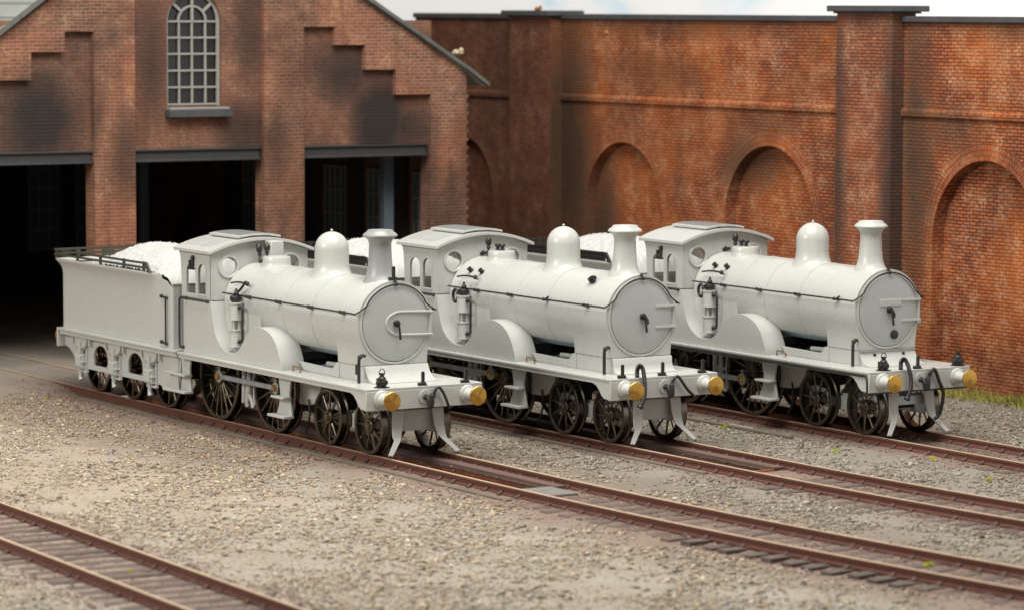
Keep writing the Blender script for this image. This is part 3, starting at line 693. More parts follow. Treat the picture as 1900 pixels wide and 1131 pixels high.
def buffer(parent, x, y, z, sgn=1, name='buffer'):
    m = MB().lathe([(.165, 0), (.165, sgn * .02), (.150, sgn * .035), (.150, sgn * .045), (.118, sgn * .06), (.098, sgn * .11), (.088, sgn * .22), (.083, sgn * .28), (.05, sgn * .285)], 'x', (0, 0, 0), 40)
    b = m.build(name, M['white'], parent, smooth=30); b.location = (x, y, z)
    h = MB().lathe([(.05, sgn * .27), (.05, sgn * .335), (.150, sgn * .345), (.168, sgn * .355), (.168, sgn * .37), (.160, sgn * .378), (.0, sgn * .392)], 'x', (0, 0, 0), 48)
    hd = h.build('buffer_head', M['brass'], b, smooth=25)
    return b

def lamp(parent, x, y, z):
    m = MB().cyl('z', (0, 0, 0), .072, .02, .17, 16, .008); m.lathe([(.072, .17), (.05, .195), (.04, .20), (.04, .235), (.05, .24), (.05, .255), (.02, .26)], 'z', (0, 0, 0), 14)
    m.cyl('x', (0, 0, .085), .055, .05, .10, 16, .006); m.cyl('x', (0, 0, .085), .040, .10, .115, 14)
    m.cyl('y', (0, 0, .09), .042, -.105, .105, 12, .006); m.box(-.09, .08, -.11, .11, -.005, .018); m.box(-.11, -.07, -.05, .03, .0, .16)
    o = m.build('lamp', M['black'], parent, smooth=40); o.location = (x, y, z)
    MB().tube([(0, .058 * math.cos(a), .245 + .085 * math.sin(a)) for a in np.linspace(-.15, PI + .15, 14)], .008, 6).build('lamp_handle', M['black'], o)
    return o
def lamp_iron(parent, x, y, z, h=.22):
    m = MB().box(-.02, .02, -.028, .028, 0, h); m.cyl('x', (0, 0, h), .028, -.02, .02, 12); m.box(-.03, .05, -.09, .075, -.004, .014); m.cyl('y', (.0, 0, .03), .03, -.1, .06, 10)
    o = m.build('lamp_iron', M['black'], parent, bevel=.004); o.location = (x, y, z); return o
def hose(parent, pts, r, ribbed=False, name='brake_hose'):
    pth = smooth_path(pts, 12); m = MB()
    if ribbed:
        rr = [r * (1.0 if (i % 2) else 1.28) for i in range(len(pth))]; m.tube(pth, rr, 12)
        m.tube([pth[-1] - (pth[-1] - pth[-4]).normalized() * .03, pth[-1], pth[-1] + (pth[-1] - pth[-4]).normalized() * .04], [r * 1.2, r * 1.8, r * 1.7], 12)
    else: m.tube(pth, r, 10); m.ball(pth[0], r * 1.5)
    return m.build(name, M['black'], parent, smooth=30 if ribbed else 60)

# ------------------------------------------------------------------ locomotive
def make_loco(k, label, opt):
    loc, rz = ROOTS[k]
    t = thing('steam_locomotive', label, 'model locomotive', loc, rz, 'unpainted white model engines')
    W = M['white']; dx = opt['dx']            # forward shift of smokebox front
    # --- footplate and valance
    m = MB().box(-7.40, -.003, -1.17, 1.17, 1.205, 1.25)
    fp = m.build('running_plate', W, t, bevel=.008)
    m = MB()
    for s in (-1, 1):
        prof = [(-7.38, 1.135), (-.62, 1.135), (-.50, 1.10), (-.40, 1.02), (-.34, .94), (-.25, .885), (-.05, .865), (-.05, 1.203), (-7.38, 1.203)]
        m.prism(prof, 'y', s * 1.10, s * 1.15)
    m.build('valance', W, t, bevel=.005)
    if opt.get('black_valance'):
        m = MB()
        m.tube(smooth_path([(-7.3, -1.168, 1.17), (-4, -1.168, 1.17), (-1, -1.168, 1.17), (-.30, -1.168, 1.17), (-.12, -1.170, 1.165), (-.06, -1.172, 1.10), (-.05, -1.172, .95), (-.05, -1.17, .86)], 6), .024, 8)
        m.box(-.06, .012, -1.15, 1.15, .842, .864)
        m.build('valance_pipe', M['black'], t)
    bb = MB().box(-.048, 0, -1.17, 1.17, .865, 1.203).build('buffer_beam', W, t, bevel=.010)
    for s in (-1, 1): buffer(t, 0, s * .865, 1.06)
    # coupling
    c = MB().cyl('x', (0, 0, 1.06), .125, 0, .018, 28, .004).build('coupling_plate', W, t)
    hk = [(0, -.03), (.10, -.03), (.14, -.10), (.17, -.16), (.25, -.19), (.32, -.15), (.34, -.06), (.32, .05), (.27, .09), (.25, .03), (.24, -.05), (.20, -.03), (.15, .03), (0, .03)]
    m = MB().prism([(a * .8, 1.06 + b) for a, b in hk], 'y', -.035, .035); m.cyl('y', (.10, 0, 1.06), .025, -.10, .10, 10); m.cyl('x', (0, 0, 1.06), .05, .018, .05, 12)
    m.build('coupling_hook', M['black'], t, bevel=.008)
    # --- front end fittings
    if k == 0:
        lamp(t, -.11, -.80, 1.25); lamp_iron(t, -.07, 0, 1.25); lamp_iron(t, -.07, .87, 1.25)
        hose(t, [(.03, .16, 1.06), (.05, .18, 1.17), (.06, .25, 1.215), (.08, .32, 1.13), (.09, .37, 1.02), (.09, .42, .90), (.08, .45, .83)], .026)
    elif k == 1:
        for y in (-.87, 0, .88): lamp_iron(t, -.07, y, 1.25)
        hose(t, [(-.06, -.56, 1.25), (-.06, -.56, 1.38), (-.01, -.55, 1.46), (.05, -.52, 1.42), (.07, -.50, 1.28), (.08, -.49, 1.10), (.08, -.50, .90), (.05, -.56, .74)], .034, True)
        hose(t, [(.03, .12, 1.06), (.05, .16, 1.18), (.06, .24, 1.235), (.08, .33, 1.13), (.09, .41, 1.02), (.09, .50, .93), (.08, .57, .88)], .028)
    else:
        lamp(t, -.11, -.76, 1.25); lamp(t, -.11, .97, 1.25); lamp_iron(t, -.07, .0, 1.25)
        hose(t, [(-.06, -.40, 1.25), (-.06, -.40, 1.38), (-.01, -.385, 1.45), (.05, -.36, 1.41), (.08, -.32, 1.27), (.09, -.28, 1.08), (.08, -.28, .90), (.04, -.32, .74)], .034, True)
        hose(t, [(.03, .16, 1.06), (.05, .20, 1.18), (.06, .27, 1.24), (.07, .33, 1.16), (.08, .38, 1.02), (.07, .45, .90), (.06, .50, .78), (.02, .50, .55), (-.02, .47, .38), (-.04, .38, .30)], .034)
    # --- boiler
    zc = 2.24
    m = MB().lathe([(.762, -6.2), (.762, -4.70), (.764, -4.69), (.764, -4.20)], 'x', (0, 0, zc), 72)
    def shell(r0, r1): return circ((0, zc), r1, 60, 226, -46) + circ((0, zc), r0, 60, -46, 226)
    m.prism(shell(.72, .764), 'x', -4.21, -1.94)
    # lower firebox sides
    m.box(-6.2, -4.72, -.755, .755, 1.26, zc)
    m.build('boiler', W, t, smooth=30)
    for bx in (-4.69, -3.83, -2.75):
        MB().prism(shell(.758, .7715), 'x', bx - .02, bx + .02).build('boiler_band', W, t)
    # smokebox with waisted sides
    R = .768
    prof = [(-.655, 1.532), (-.657, 1.60), (-.662, 1.68), (-.671, 1.76), (-.684, 1.84), (-.698, 1.905)] + circ((0, zc), R, 44, 202, -22) + [(.698, 1.905), (.684, 1.84), (.671, 1.76), (.662, 1.68), (.657, 1.60), (.655, 1.532)]
    sb = MB().prism(prof, 'x', -1.95, -1.05 + dx).build('smokebox', W, t, bevel=.014)
    xf = -1.05 + dx
    ap = [(-1.93, 1.252), (-1.93, 1.525), (-1.005 + dx, 1.525)]
    if k == 1: ap += [(-.985 + dx, 1.50), (-.980 + dx, 1.40), (-.955 + dx, 1.335), (-.90 + dx, 1.285), (-.80 + dx, 1.262), (-.80 + dx, 1.252)]
    else: ap += [(-.985, 1.50), (-.945, 1.42), (-.88, 1.345), (-.79, 1.295), (-.68, 1.268), (-.60, 1.26), (-.60, 1.252)]
    MB().prism(ap, 'y', -.645, .645).build('smokebox_apron', W, t, bevel=.006, smooth=50)
    if k == 2:
        m = MB()
        for y in (-.32, .35): m.cyl('x', (-.96, y, 1.44), .028, 0, .03, 12)
        m.build('apron_plug', M['black'], t)
    # door
    MB().lathe([(.715, 0), (.715, .012), (.700, .022), (.680, .022), (.668, .010), (.668, 0)], 'x', (xf, 0, 2.245), 72).build('door_ring', W, t, smooth=50)
    d = MB().lathe([(.662, 0), (.662, .020), (.64, .030), (.45, .048), (.25, .056), (0, .06)], 'x', (xf, 0, 2.25), 72).build('smokebox_door', M['door'], t, smooth=60)
    fx = xf + .035
    st = MB()
    if k == 0:
        path = [(0, .72, 2.44), (0, .10, 2.46), (0, -.06, 2.43), (0, -.17, 2.36), (0, -.21, 2.26), (0, -.17, 2.15), (0, -.06, 2.08), (0, .10, 2.055), (0, .72, 2.04)]
        st.tube([(fx + .022, p.y, p.z) for p in smooth_path(path, 8)], .022, 8)
    else:
        for z in (2.43, 2.055): st.box(fx - .01, fx + .035, .28, .73, z - .018, z + .018)
    st.tube([(fx - .01, .705, 1.98), (fx - .01, .705, 2.50)], .026, 10); st.box(fx - .03, fx + .02, .66, .745, 1.985, 2.06)
    st.build('hinge_strap', W, d, smooth=40)
    dm = MB().cyl('x', (fx + .02, -.01, 2.26), .062, 0, .05, 18, .01); dm.cyl('x', (fx + .07, -.01, 2.26), .03, 0, .06, 12)
    dm.tube([(fx + .11, -.01, 2.27), (fx + .11, .012, 2.14), (fx + .11, .03, 1.98)], [.026, .02, .024], 10)
    if k: dm.tube([(fx + .08, 0, 2.27), (fx + .085, .07, 2.20), (fx + .085, .075, 2.12)], [.026, .018, .018], 8)
    dm.build('door_handle', M['black'], d, smooth=40)
    if k == 2:
        MB().box(fx - .0, fx + .04, -.23, .27, 2.33, 2.455).build('number_plate', W, d, bevel=.006)
        MB().lathe([(.085, .0), (.085, .045), (.06, .055), (0, .055)], 'x', (fx - .01, .12, 1.80), 20).build('round_plug', M['black'], d)
    # chimney
    cm = M['grey'] if k == 0 else W; cxx = -1.58 + dx
    a = [(.0, 2.80), (.50, 2.80)]
    prof = [(.365, 2.93), (.318, 3.00), (.268, 3.06), (.240, 3.13), (.222, 3.24), (.208, 3.40), (.201, 3.55), (.200, 3.63), (.208, 3.675), (.232, 3.72), (.268, 3.752), (.312, 3.778), (.312, 3.795), (.296, 3.815), (.235, 3.86), (.225, 3.885), (.20, 3.885), (.17, 3.86), (.165, 3.5)]
    m = MB(); seg = 48; n = len(prof); vs = []
    for i in range(seg):      # skirt follows the curve of the smokebox
        q = 2 * PI * i / seg
        for j, (r, z) in enumerate(prof):
            y = r * math.sin(q); zz = z
            if j < 4: w = 1 - j / 4; zz = z - w * (R - math.sqrt(max(R * R - y * y, 0))) - (.0 if j else .012)
            vs.append((cxx + r * math.cos(q), y, zz - .012))
    fs = [(i * n + j, ((i + 1) % seg) * n + j, ((i + 1) % seg) * n + j + 1, i * n + j + 1) for i in range(seg) for j in range(n - 1)] + [tuple(i * n + n - 1 for i in range(seg))]
    m.add(vs, fs).build('chimney', cm, t, smooth=40)
    # dome
    dxx = -3.37 + opt.get('ddx', 0)
    prof = [(.47, 2.93), (.40, 2.965), (.35, 3.02), (.323, 3.10), (.313, 3.20), (.313, 3.40)] + [(.313 * math.cos(q), 3.42 + .32 * math.sin(q)) for q in np.linspace(.05, PI / 2 - .02, 12)]
    m = MB(); n = len(prof); vs = []
    for i in range(seg):
        q = 2 * PI * i / seg
        for j, (r, z) in enumerate(prof):
            y = r * math.sin(q); zz = z
            if j < 4: w = 1 - j / 4; zz = z - w * (.757 - math.sqrt(.757 ** 2 - y * y)) * 1.05 + (.04 if j == 0 else .02 * w)
            vs.append((dxx + r * math.cos(q), y, zz))
    fs = [(i * n + j, ((i + 1) % seg) * n + j, ((i + 1) % seg) * n + j + 1, i * n + j + 1) for i in range(seg) for j in range(n - 1)] + [tuple(i * n + n - 1 for i in range(seg))]
    m.add(vs, fs); m.ball((dxx, 0, 3.762), .024); m.cyl('z', (dxx, 0, 0), .014, 3.73, 3.755, 8)
    m.build('dome', W, t, smooth=50)
    # safety-valve drum on the firebox
    MB().lathe([(.30, 2.90), (.285, 2.96), (.268, 3.0), (.262, 3.05), (.262, 3.12), (.25, 3.145), (.22, 3.15), (0, 3.15)], 'z', (-5.52, 0, 0), 40).build('safety_valve_cover', W, t, smooth=40)
    wh = [(.028, 0), (.028, .05), (.045, .07), (.028, .09), (.022, .16), (.04, .18), (.04, .20), (.025, .22), (.05, .26), (.055, .34), (.045, .37), (.02, .40), (.012, .43)]
    def whistle(x, y, z, lean=0):
        o = MB().lathe(wh, 'z', (0, 0, 0), 14).build('whistle', M['black'], t, smooth=35); o.location = (x, y, z); o.rotation_euler = (0, lean, 0); o.scale = (1.1, 1.1, .98); return o
    if k == 0:
        whistle(-5.98, -.10, 2.97, -.22); w2 = whistle(-5.72, -.10, 3.05, .03); w2.scale = (1.1, 1.1, .82)
        MB().box(-6.05, -5.80, .03, .30, 2.95, 3.41).build('valve_casing', W, t, bevel=.015)
    else:
        whistle(-6.02 + opt.get('wx', 0), 0, 2.99)
        m = MB()
        for x in (-5.66, -5.50) : m.lathe([(.05, 3.14), (.05, 3.16), (.035, 3.17), (.035, 3.21), (.06, 3.225), (.06, 3.26), (.045, 3.28), (.0, 3.28)], 'z', (x, 0, 0), 14)
        m.build('safety_valve', M['black'], t, smooth=35)
        m = MB().tube([(-6.22, -.06, 3.04), (-6.22, .12, 3.06)], .03, 8); m.tube([(-6.20, .0, 2.96), (-6.20, .0, 3.1)], .025, 8)
        m.build('steam_fountain', M['black'], t)
        pl = MB()
        for x, ang in ((-5.72, 47), (-5.32, 47)):
            y, z = -.76 * math.sin(math.radians(ang)), zc + .76 * math.cos(math.radians(ang))
            pl.lathe([(.05, -.01), (.05, .03), (.03, .04), (.03, .06), (.05, .065), (.05, .085), (.02, .09)], 'z', (0, 0, 0), 12)
            nn = len(pl.v) - 12 * 7
            for i in range(nn, len(pl.v)):
                v = Vector(pl.v[i]); q = math.radians(ang); v = Vector((v.x, v.y * math.cos(q) - v.z * math.sin(q), v.y * math.sin(q) + v.z * math.cos(q))); pl.v[i] = (v.x + x, v.y + y, v.z + z)
        pl.build('washout_plug', M['black'], t, smooth=40)
        if k == 2: MB().tube([(-6.02 + .06 * math.cos(a), .10, 3.03 + .06 * math.sin(a)) for a in np.linspace(0, 2 * PI, 18)[:-1]], .018, 8, True).build('copper_ring', M['copper'], t)
    if k == 1:
        q = math.radians(38); y, z = -.78 * math.sin(q), zc + .78 * math.cos(q)
        m = MB().tube([(-1.62, y, z), (-1.62, y - .05, z + .06)], .07, 12); m.tube([(-1.60, y - .05, z + .06), (-1.48, y - .05, z + .07)], .04, 10); m.tube([(-1.70, y - .03, z + .03), (-1.52, y - .03, z + .03)], .03, 8)
        m.build('clack_valve', M['black'], t)
    # handrail
    hy, hz = -.815, 2.455
    rr = .70
    arcp = [(xf + .06, rr * math.cos(math.radians(a)), 2.25 + rr * math.sin(math.radians(a))) for a in np.linspace(152, 28, 15)]
    path = [(-6.17, hy, hz), (-4.5, hy, hz), (-2.6, hy, hz), (xf - .16, hy, hz), (xf + .0, hy + .02, hz + .0)] + arcp + [(xf + .0, -hy + .0, hz + .01), (xf - .1, -hy + .06, hz), (xf - .5, -hy + .0, hz)]
    hr = MB().tube(smooth_path(path, 4), .015, 8).build('handrail', M['black'], t, smooth=60)
    kn = MB()
    for i, x in enumerate((-5.20, -4.01, -2.77, -1.59 + dx * .6)):
        kn = MB(); kn.ball((x, hy, hz), .034, 10); kn.tube([(x, hy, hz), (x + .07, hy + .06, hz - .01)], [.02, .03], 8); kn.tube([(x + .03, hy - .005, hz - .02), (x + .13, hy + .03, hz - .035 + (.09 if (i == 2 and k == 1) or (i == 3 and k == 2) else 0))], .018, 6); kn.build('handrail_knob', M['black'], hr)
    kn = MB()
    kn.ball((xf + .06, 0, 2.25 + rr), .035, 10); kn.tube([(xf + .06, -.0, 2.25 + rr), (xf + .02, -.02, 3.03)], .024, 8)
    kn.build('handrail_knob', M['black'], hr)
    if k == 0: o = lamp_iron(t, xf - .05, 0, 3.01, .22)
    # black exhaust pipe beside the smokebox
    px = xf + (.14 if k == 0 else .02)
    m = MB().tube(smooth_path([(px - .05, -.66, 1.72), (px - .03, -.74, 1.73), (px, -.80, 1.70), (px, -.81, 1.60), (px, -.81, 1.45), (px, -.81, 1.255)], 5), .030, 10); m.ball((px, -.79, 1.71), .045)
    if k == 0: m.box(px - .10, px - .03, -.83, -.76, 1.40, 1.58)
    m.build('ejector_pipe', M['black'], t)
    # --- side sheets with splasher
    top = smooth2([(-6.215, 2.29), (-6.14, 1.98), (-6.05, 1.73), (-5.91, 1.56), (-5.72, 1.445), (-5.56, 1.40), (-5.40, 1.392), (-5.24, 1.412), (-5.08, 1.485), (-4.94, 1.60), (-4.80, 1.745), (-4.66, 1.86), (-4.50, 1.93), (-4.265, 1.97), (-4.02, 1.945), (-3.79, 1.865), (-3.60, 1.72), (-3.47, 1.52), (-3.40, 1.36), (-3.385, 1.252)], 4)
    for s in (-1, 1):
        m = MB().prism([(-7.38, 1.252), (-7.38, 2.29)] + top, 'y', s * .99, s * 1.035)
        o = m.build('side_sheet', W, t, bevel=.008, smooth=30)
        inner = [p for p in top] + [(-3.44, 1.252)] + [(p[0] - (.05 if p[0] > -4 else 0), max(p[1] - .055, 1.252)) for p in reversed(top)][1:-1] + [(-6.215, 2.23)]
        # splasher top: a band from the sheet to the boiler
        n = len(top); vs = []
        for x, z in top:
            vs += [(x, s * .995, z), (x, s * .56, z), (x, s * .56, z - .02), (x, s * .995, z - .02)]
        fs = [(4 * i + q, 4 * i + (q + 1) % 4, 4 * i + 4 + (q + 1) % 4, 4 * i + 4 + q) for i in range(n - 1) for q in range(4)] + [(0, 1, 2, 3), (4 * n - 1, 4 * n - 2, 4 * n - 3, 4 * n - 4)]
        MB().add(vs, fs).build('splasher', W, o, smooth=40)
    # --- cab
    cab = MB()
    xr, xc = -7.49, -6.215
    for s in (-1, 1):
        w1 = [(-7.25, 2.385), (-6.87, 2.385), (-6.87, 2.80)] + [(-7.06 + .19 * math.cos(q), 2.80 + .155 * math.sin(q)) for q in np.linspace(0, PI, 9)][1:-1] + [(-7.25, 2.80)]
        w2 = [(x + .485, z) for x, z in w1]; w2 = [(-6.75 + (x + 6.765) * .92, z + .01) for x, z in w2]
        rear = smooth2([(xr - .12, 3.20), (xr - .03, 3.08), (xr, 2.90), (xr + .03, 2.60), (xr + .04, 2.31)], 4)
        cab.prism(rear + [(xc, 2.31), (xc, 3.20)], 'y', s * .985, s * 1.03, [w1, w2])
    arc = [(y, 3.20 + .215 * (1 - (y / 1.03) ** 2)) for y in np.linspace(1.03, -1.03, 17)]
    fh = [circ((s * .66, 2.93), .175, 24) for s in (-1, 1)]
    cab.prism([(-1.03, 2.31), (1.03, 2.31)] + arc, 'x', xc - .05, xc - .002, fh)
    cab = cab.build('cab', W, t, smooth=30)
    for s in (-1, 1):
        y = s * .66
        MB().add(*ring_x(xc - .002, y, 2.93, .175, .225, .03)).build('spectacle_ring', W, cab, smooth=30)
        MB().cyl('x', (xc - .03, y, 2.93), .178, 0, .008, 28).build('window', M['glass'], cab)
    for s in (-1, 1):
        MB().box(-6.77, -6.38, s * 1.0, s * 1.006, 2.38, 2.98).build('window', M['glass'], cab)
        fr = MB(); po = [(-6.77, 2.365), (-6.385, 2.365), (-6.385, 2.83)] + [(-6.578 + .192 * math.cos(q), 2.83 + .17 * math.sin(q)) for q in np.linspace(0, PI, 9)][1:-1] + [(-6.77, 2.83)]
        pi_ = [(-6.578 + (a + 6.578) * .84, 2.66 + (b - 2.66) * .91) for a, b in po]
        fr.prism(po, 'y', s * 1.03, s * 1.045, [pi_]); fr.build('window_frame', W, cab, smooth=0)
    # roof
    def roofarc(w, th, z0, rise, n=18):
        a = [(y, z0 + rise * (1 - (y / w) ** 2)) for y in np.linspace(w, -w, n)]
        return a + [(y, z + th) for y, z in reversed(a)]
    rf = MB().prism(roofarc(1.115, .058, 3.175, .235), 'x', -7.64, -6.10).build('roof', W, t, bevel=.010, smooth=40)
    rv = MB().prism(roofarc(.40, .10, 3.36, .03), 'x', -7.32, -6.32); rv.prism(roofarc(.455, .035, 3.455, .045), 'x', -7.43, -6.22)
    rv = rv.build('roof_vent', W, rf, bevel=.006, smooth=40)
    MB().prism([(y, 3.492 + .045 * (1 - (y / .455) ** 2)) for y in np.linspace(-.37, .37, 13)] + [(y, 3.496 + .045 * (1 - (y / .455) ** 2)) for y in np.linspace(.37, -.37, 13)], 'x', -7.36, -6.29).build('skylight', M['smoked'], rv)
    for a, b in ((-7.50, -7.05), (-6.95, -6.45)):
        if k == 2: break
        ys = np.linspace(-.93, -.52, 6); up = [(y, 3.2345 + .235 * (1 - (y / 1.115) ** 2)) for y in ys]
        MB().prism(up + [(y, z + .003) for y, z in reversed(up)], 'x', a, b).build('roof_panel', M['door'], rf)
    if k != 1:
        m = MB()
        for dx_, h in ((-.06, .16), (.05, .21)): m.tube([(-6.98 + dx_, -1.06, 2.86), (-6.98 + dx_, -1.06, 2.86 + h)], .03, 8)
        m.box(-7.10, -6.88, -1.09, -1.03, 2.84, 2.88); m.ball((-6.93, -1.06, 3.07), .045)
        m.build('lamp_bracket', M['black'], t)
    # inside the cab: backhead
    MB().box(-6.45, -6.27, -.55, .55, 1.26, 2.32).build('backhead', W, cab, bevel=.05)
    # cab handrails
    m = MB().tube([(-6.32, -1.09, 2.285), (-7.30, -1.09, 2.285)], .018, 8); m.tube(smooth_path([(-7.30, -1.09, 2.285), (-7.42, -1.09, 2.27), (-7.45, -1.09, 2.15), (-7.45, -1.09, 1.48), (-7.43, -1.09, 1.36), (-7.34, -1.08, 1.34)], 4), .02, 8)
    for p in ((-6.32, -1.06, 2.285), (-7.22, -1.06, 2.285), (-7.36, -1.06, 1.34)): m.ball(p, .035, 8)
    m.build('cab_handrail', M['black'], t, smooth=60)
    # --- air pump
    px, py = -5.50, -.875
    pm = MB().cyl('z', (px, py, 0), .125, 1.50, 1.80, 28, .008); pm.cyl('z', (px, py, 0), .142, 1.80, 1.825, 28); pm.cyl('z', (px, py, 0), .142, 1.50, 1.52, 28)
    pm.cyl('z', (px, py, 0), .125, 2.02, 2.30, 28, .008); pm.cyl('z', (px, py, 0), .142, 2.00, 2.025, 28); pm.cyl('z', (px, py, 0), .138, 2.30, 2.325, 28)
    for q in (.5, 1.6, 3.6, 5.3): pm.tube([(px + .075 * math.cos(q), py + .075 * math.sin(q), 1.82), (px + .075 * math.cos(q), py + .075 * math.sin(q), 2.01)], .022, 8)
    pm.cyl('z', (px, py, 0), .03, 1.40, 2.05, 10); pm.box(px - .05, px + .05, py, py + .2, 1.55, 2.2)
    pm = pm.build('air_pump', W, t, smooth=35)
    v = MB().cyl('z', (px + .0, py, 0), .075, 2.325, 2.45, 14, .01); v.cyl('y', (px, py, 2.40), .05, -.1, .1, 10); v.ball((px + .02, py, 2.49), .05); v.cyl('z', (px + .02, py, 0), .022, 2.45, 2.58, 8)
    if k: 
        v.tube([(px - .26 + .085 * math.cos(a), py - .02, 2.30 + .12 * math.sin(a)) for a in np.linspace(0, 2 * PI, 20)[:-1]], .030, 8, True); v.tube([(px - .10, py, 2.24), (px - .2, py, 2.20)], .02, 8)
    else: v.tube(smooth_path([(px + .22, py + .1, 2.72), (px + .08, py + .05, 2.56), (px - .12, py + .02, 2.44), (px - .16, py, 2.28), (px - .12, py, 2.18)], 5), .024, 8)
    v.tube(smooth_path([(px - .42, py + .12, 2.65), (px - .1, py + .1, 2.69), (px + .22, py + .12, 2.68), (px + .30, py + .14, 2.64)], 4), .018, 8); v.ball((px + .24, py + .12, 2.68), .045, 8)
    v.build('pump_valve', M['black'], pm, smooth=50)
    q = MB().tube(smooth_path([(px + .13, py, 2.24), (px + .22, py, 2.24), (px + .26, py, 2.18), (px + .26, py, 1.7), (px + .24, py, 1.62), (px + .13, py, 1.60)], 5), .022, 8); q.ball((px + .15, py, 2.24), .045, 8); q.ball((px + .15, py, 1.60), .045, 8)
    q.build('pump_pipe', M['black'], pm, smooth=60)
    # --- frames above and below the footplate
    for s in (-1, 1):
        fr = [(-3.40, 1.41), (-3.26, 1.29), (-3.20, 1.253), (-1.90, 1.253), (-1.90, 1.52), (-2.00, 1.515), (-2.06, 1.46), (-2.13, 1.40), (-2.25, 1.385), (-2.8, 1.40)]
        MB().prism(fr, 'y', s * .63, s * .665).build('frame_plate', W, t, bevel=.006)
    MB().box(-3.6, -1.9, -.50, .50, 1.26, 1.30).build('chassis_deck', M['gun'], t)
    m = MB().lathe([(.715, -4.1), (.715, -1.92)], 'x', (0, 0, zc), 48); m.build('chassis_block', M['gun'], t)
    m = MB().box(-2.75, -1.95, -.52, .52, 1.30, 1.36)
    for y in (-.42, .42):
        m.tube([(-2.75, y, 1.41), (-2.35, y, 1.42)], .045, 10); m.tube([(-2.35, y, 1.42), (-2.02, y, 1.44)], [.06, .09], 10)
    m.build('valve_gear', M['white'], t, smooth=40)
    for s in (-1, 1):
        MB().prism([(-7.3, 1.2), (-3.3, 1.2), (-3.3, .62), (-3.9, .48), (-4.8, .48), (-5.0, .72), (-5.9, .72), (-6.1, .48), (-7.1, .48), (-7.3, .7)], 'y', s * .42, s * .47).build('main_frame', M['inside'], t)
        MB().prism([(-3.58, .60), (-3.58, 1.2), (-2.66, 1.2), (-2.70, .92), (-2.92, .67), (-3.1, .62)], 'y', s * .50, s * .62).build('frame_extension', W, t, bevel=.03)
    MB().box(-7.3, -.3, -.40, .40, .98, 1.2).build('undertray', M['inside'], t)
    MB().box(-6.9, -2.8, -.30, .30, .42, .98).build('motor_block', M['inside'], t)
    # bogie
    bg_ = MB()
    for s in (-1, 1): bg_.prism([(-2.75, .36), (-.45, .36), (-.35, .48), (-.35, .70), (-.6, .74), (-1.3, .62), (-1.8, .62), (-2.5, .74), (-2.75, .70)], 'y', s * .44, s * .49)
    bg_.box(-1.9, -1.2, -.44, .44, .4, .66)
    bg = bg_.build('bogie_frame', M['white'], t, bevel=.006)
    if k == 2: MB().box(-.42, -.36, -.36, .36, .56, .72).build('bogie_stretcher', M['gun'], bg)
    else: MB().box(-.40, -.34, -.38, .38, .43, .80).build('bogie_stretcher', W, bg, bevel=.006)
    for s in (-1, 1):
        pts = [(-.45, .80), (-.25, .82), (-.27, .62), (-.24, .46), (-.16, .30), (-.06, .19), (.02, .06), (-.03, .055), (-.13, .16), (-.27, .30), (-.36, .48), (-.45, .6)]
        g = MB(); n = len(pts); 
        front = [(-.25, .40, .82), (-.24, .42, .55), (-.20, .45, .36), (-.15, .47, .30), (-.02, .68, .055)]
        wdt = [.115, .105, .085, .062, .045]; vs = []
        for (x, y, z), w in zip(front, wdt):
            vs += [(x - .016, s * (y - w), z - (.02 if z < .1 else 0)), (x + .016, s * (y - w), z), (x + .016, s * (y + w), z + (.02 if z < .1 else 0)), (x - .016, s * (y + w), z)]
        fs = [(4 * i + q, 4 * i + (q + 1) % 4, 4 * i + 4 + (q + 1) % 4, 4 * i + 4 + q) for i in range(len(front) - 1) for q in range(4)] + [(0, 1, 2, 3), (4 * len(front) - 1, 4 * len(front) - 2, 4 * len(front) - 3, 4 * len(front) - 4)]
        g.add(vs, fs).build('guard_iron', W, bg, bevel=.006, smooth=40)
        for x in (-.78, -2.27): wheel('bogie_wheel', t, x, s, .51, 10, .135, None, .065, .3 * (x < -1) + .12 * k)
        pins = {0: (.30, .02), 1: (-.28, .06), 2: (-.14, -.16)}[k]
        for x in (-4.30, -6.585): wheel('driving_wheel', t, x, s, .845, 20, .17, pins, .075, .08)
        x0, x1 = -6.585 + pins[0], -4.30 + pins[0]; z = .845 + pins[1]; yr = .80
        rod = MB(); rod.prism([(x0, z - .045), (x1, z - .045), (x1, z + .045), (x0, z + .045)], 'y', s * yr, s * (yr + .04))
        rod.box(x0 + .1, x1 - .1, min(s * (yr + .038), s * (yr + .05)), max(s * (yr + .038), s * (yr + .05)), z + .028, z + .046); rod.box(x0 + .1, x1 - .1, min(s * (yr + .038), s * (yr + .05)), max(s * (yr + .038), s * (yr + .05)), z - .046, z - .028)
        for x in (x0, x1): rod.cyl('y', (x, 0, z), .115, s * (yr - .005), s * (yr + .05), 24); rod.prism([(x - .03, z + .1), (x + .03, z + .1), (x + .018, z + .19), (x - .018, z + .19)], 'y', s * yr, s * (yr + .04))
        rod = rod.build('coupling_rod', M['steel'], t, bevel=.006, smooth=40)
        for x in (x0, x1):
            pn = MB(); pn.lathe([(.068, s * (yr + .05)), (.068, s * (yr + .085)), (.055, s * (yr + .10)), (0, s * (yr + .10))], 'y', (x, 0, z), 6); pn.cyl('y', (x, 0, z), .05, s * .66, s * (yr + .05), 12)
            pn.build('crank_pin', M['brass'], rod, smooth=20)
        # steps
        stp = MB(); prof = smooth2([(-3.54, 1.133), (-3.50, .98), (-3.47, .85), (-3.49, .70), (-3.55, .55), (-3.62, .44)], 4) + smooth2([(-3.02, .44), (-3.06, .60), (-3.12, .80), (-3.10, .98), (-3.06, 1.133)], 4)
        stp.prism(prof, 'y', s * .98, s * 1.02); stp.box(-3.56, -3.09, min(s * .99, s * 1.17), max(s * .99, s * 1.17), .76, .80); stp.box(-3.66, -3.02, min(s * .97, s * 1.19), max(s * .97, s * 1.19), .415, .46)
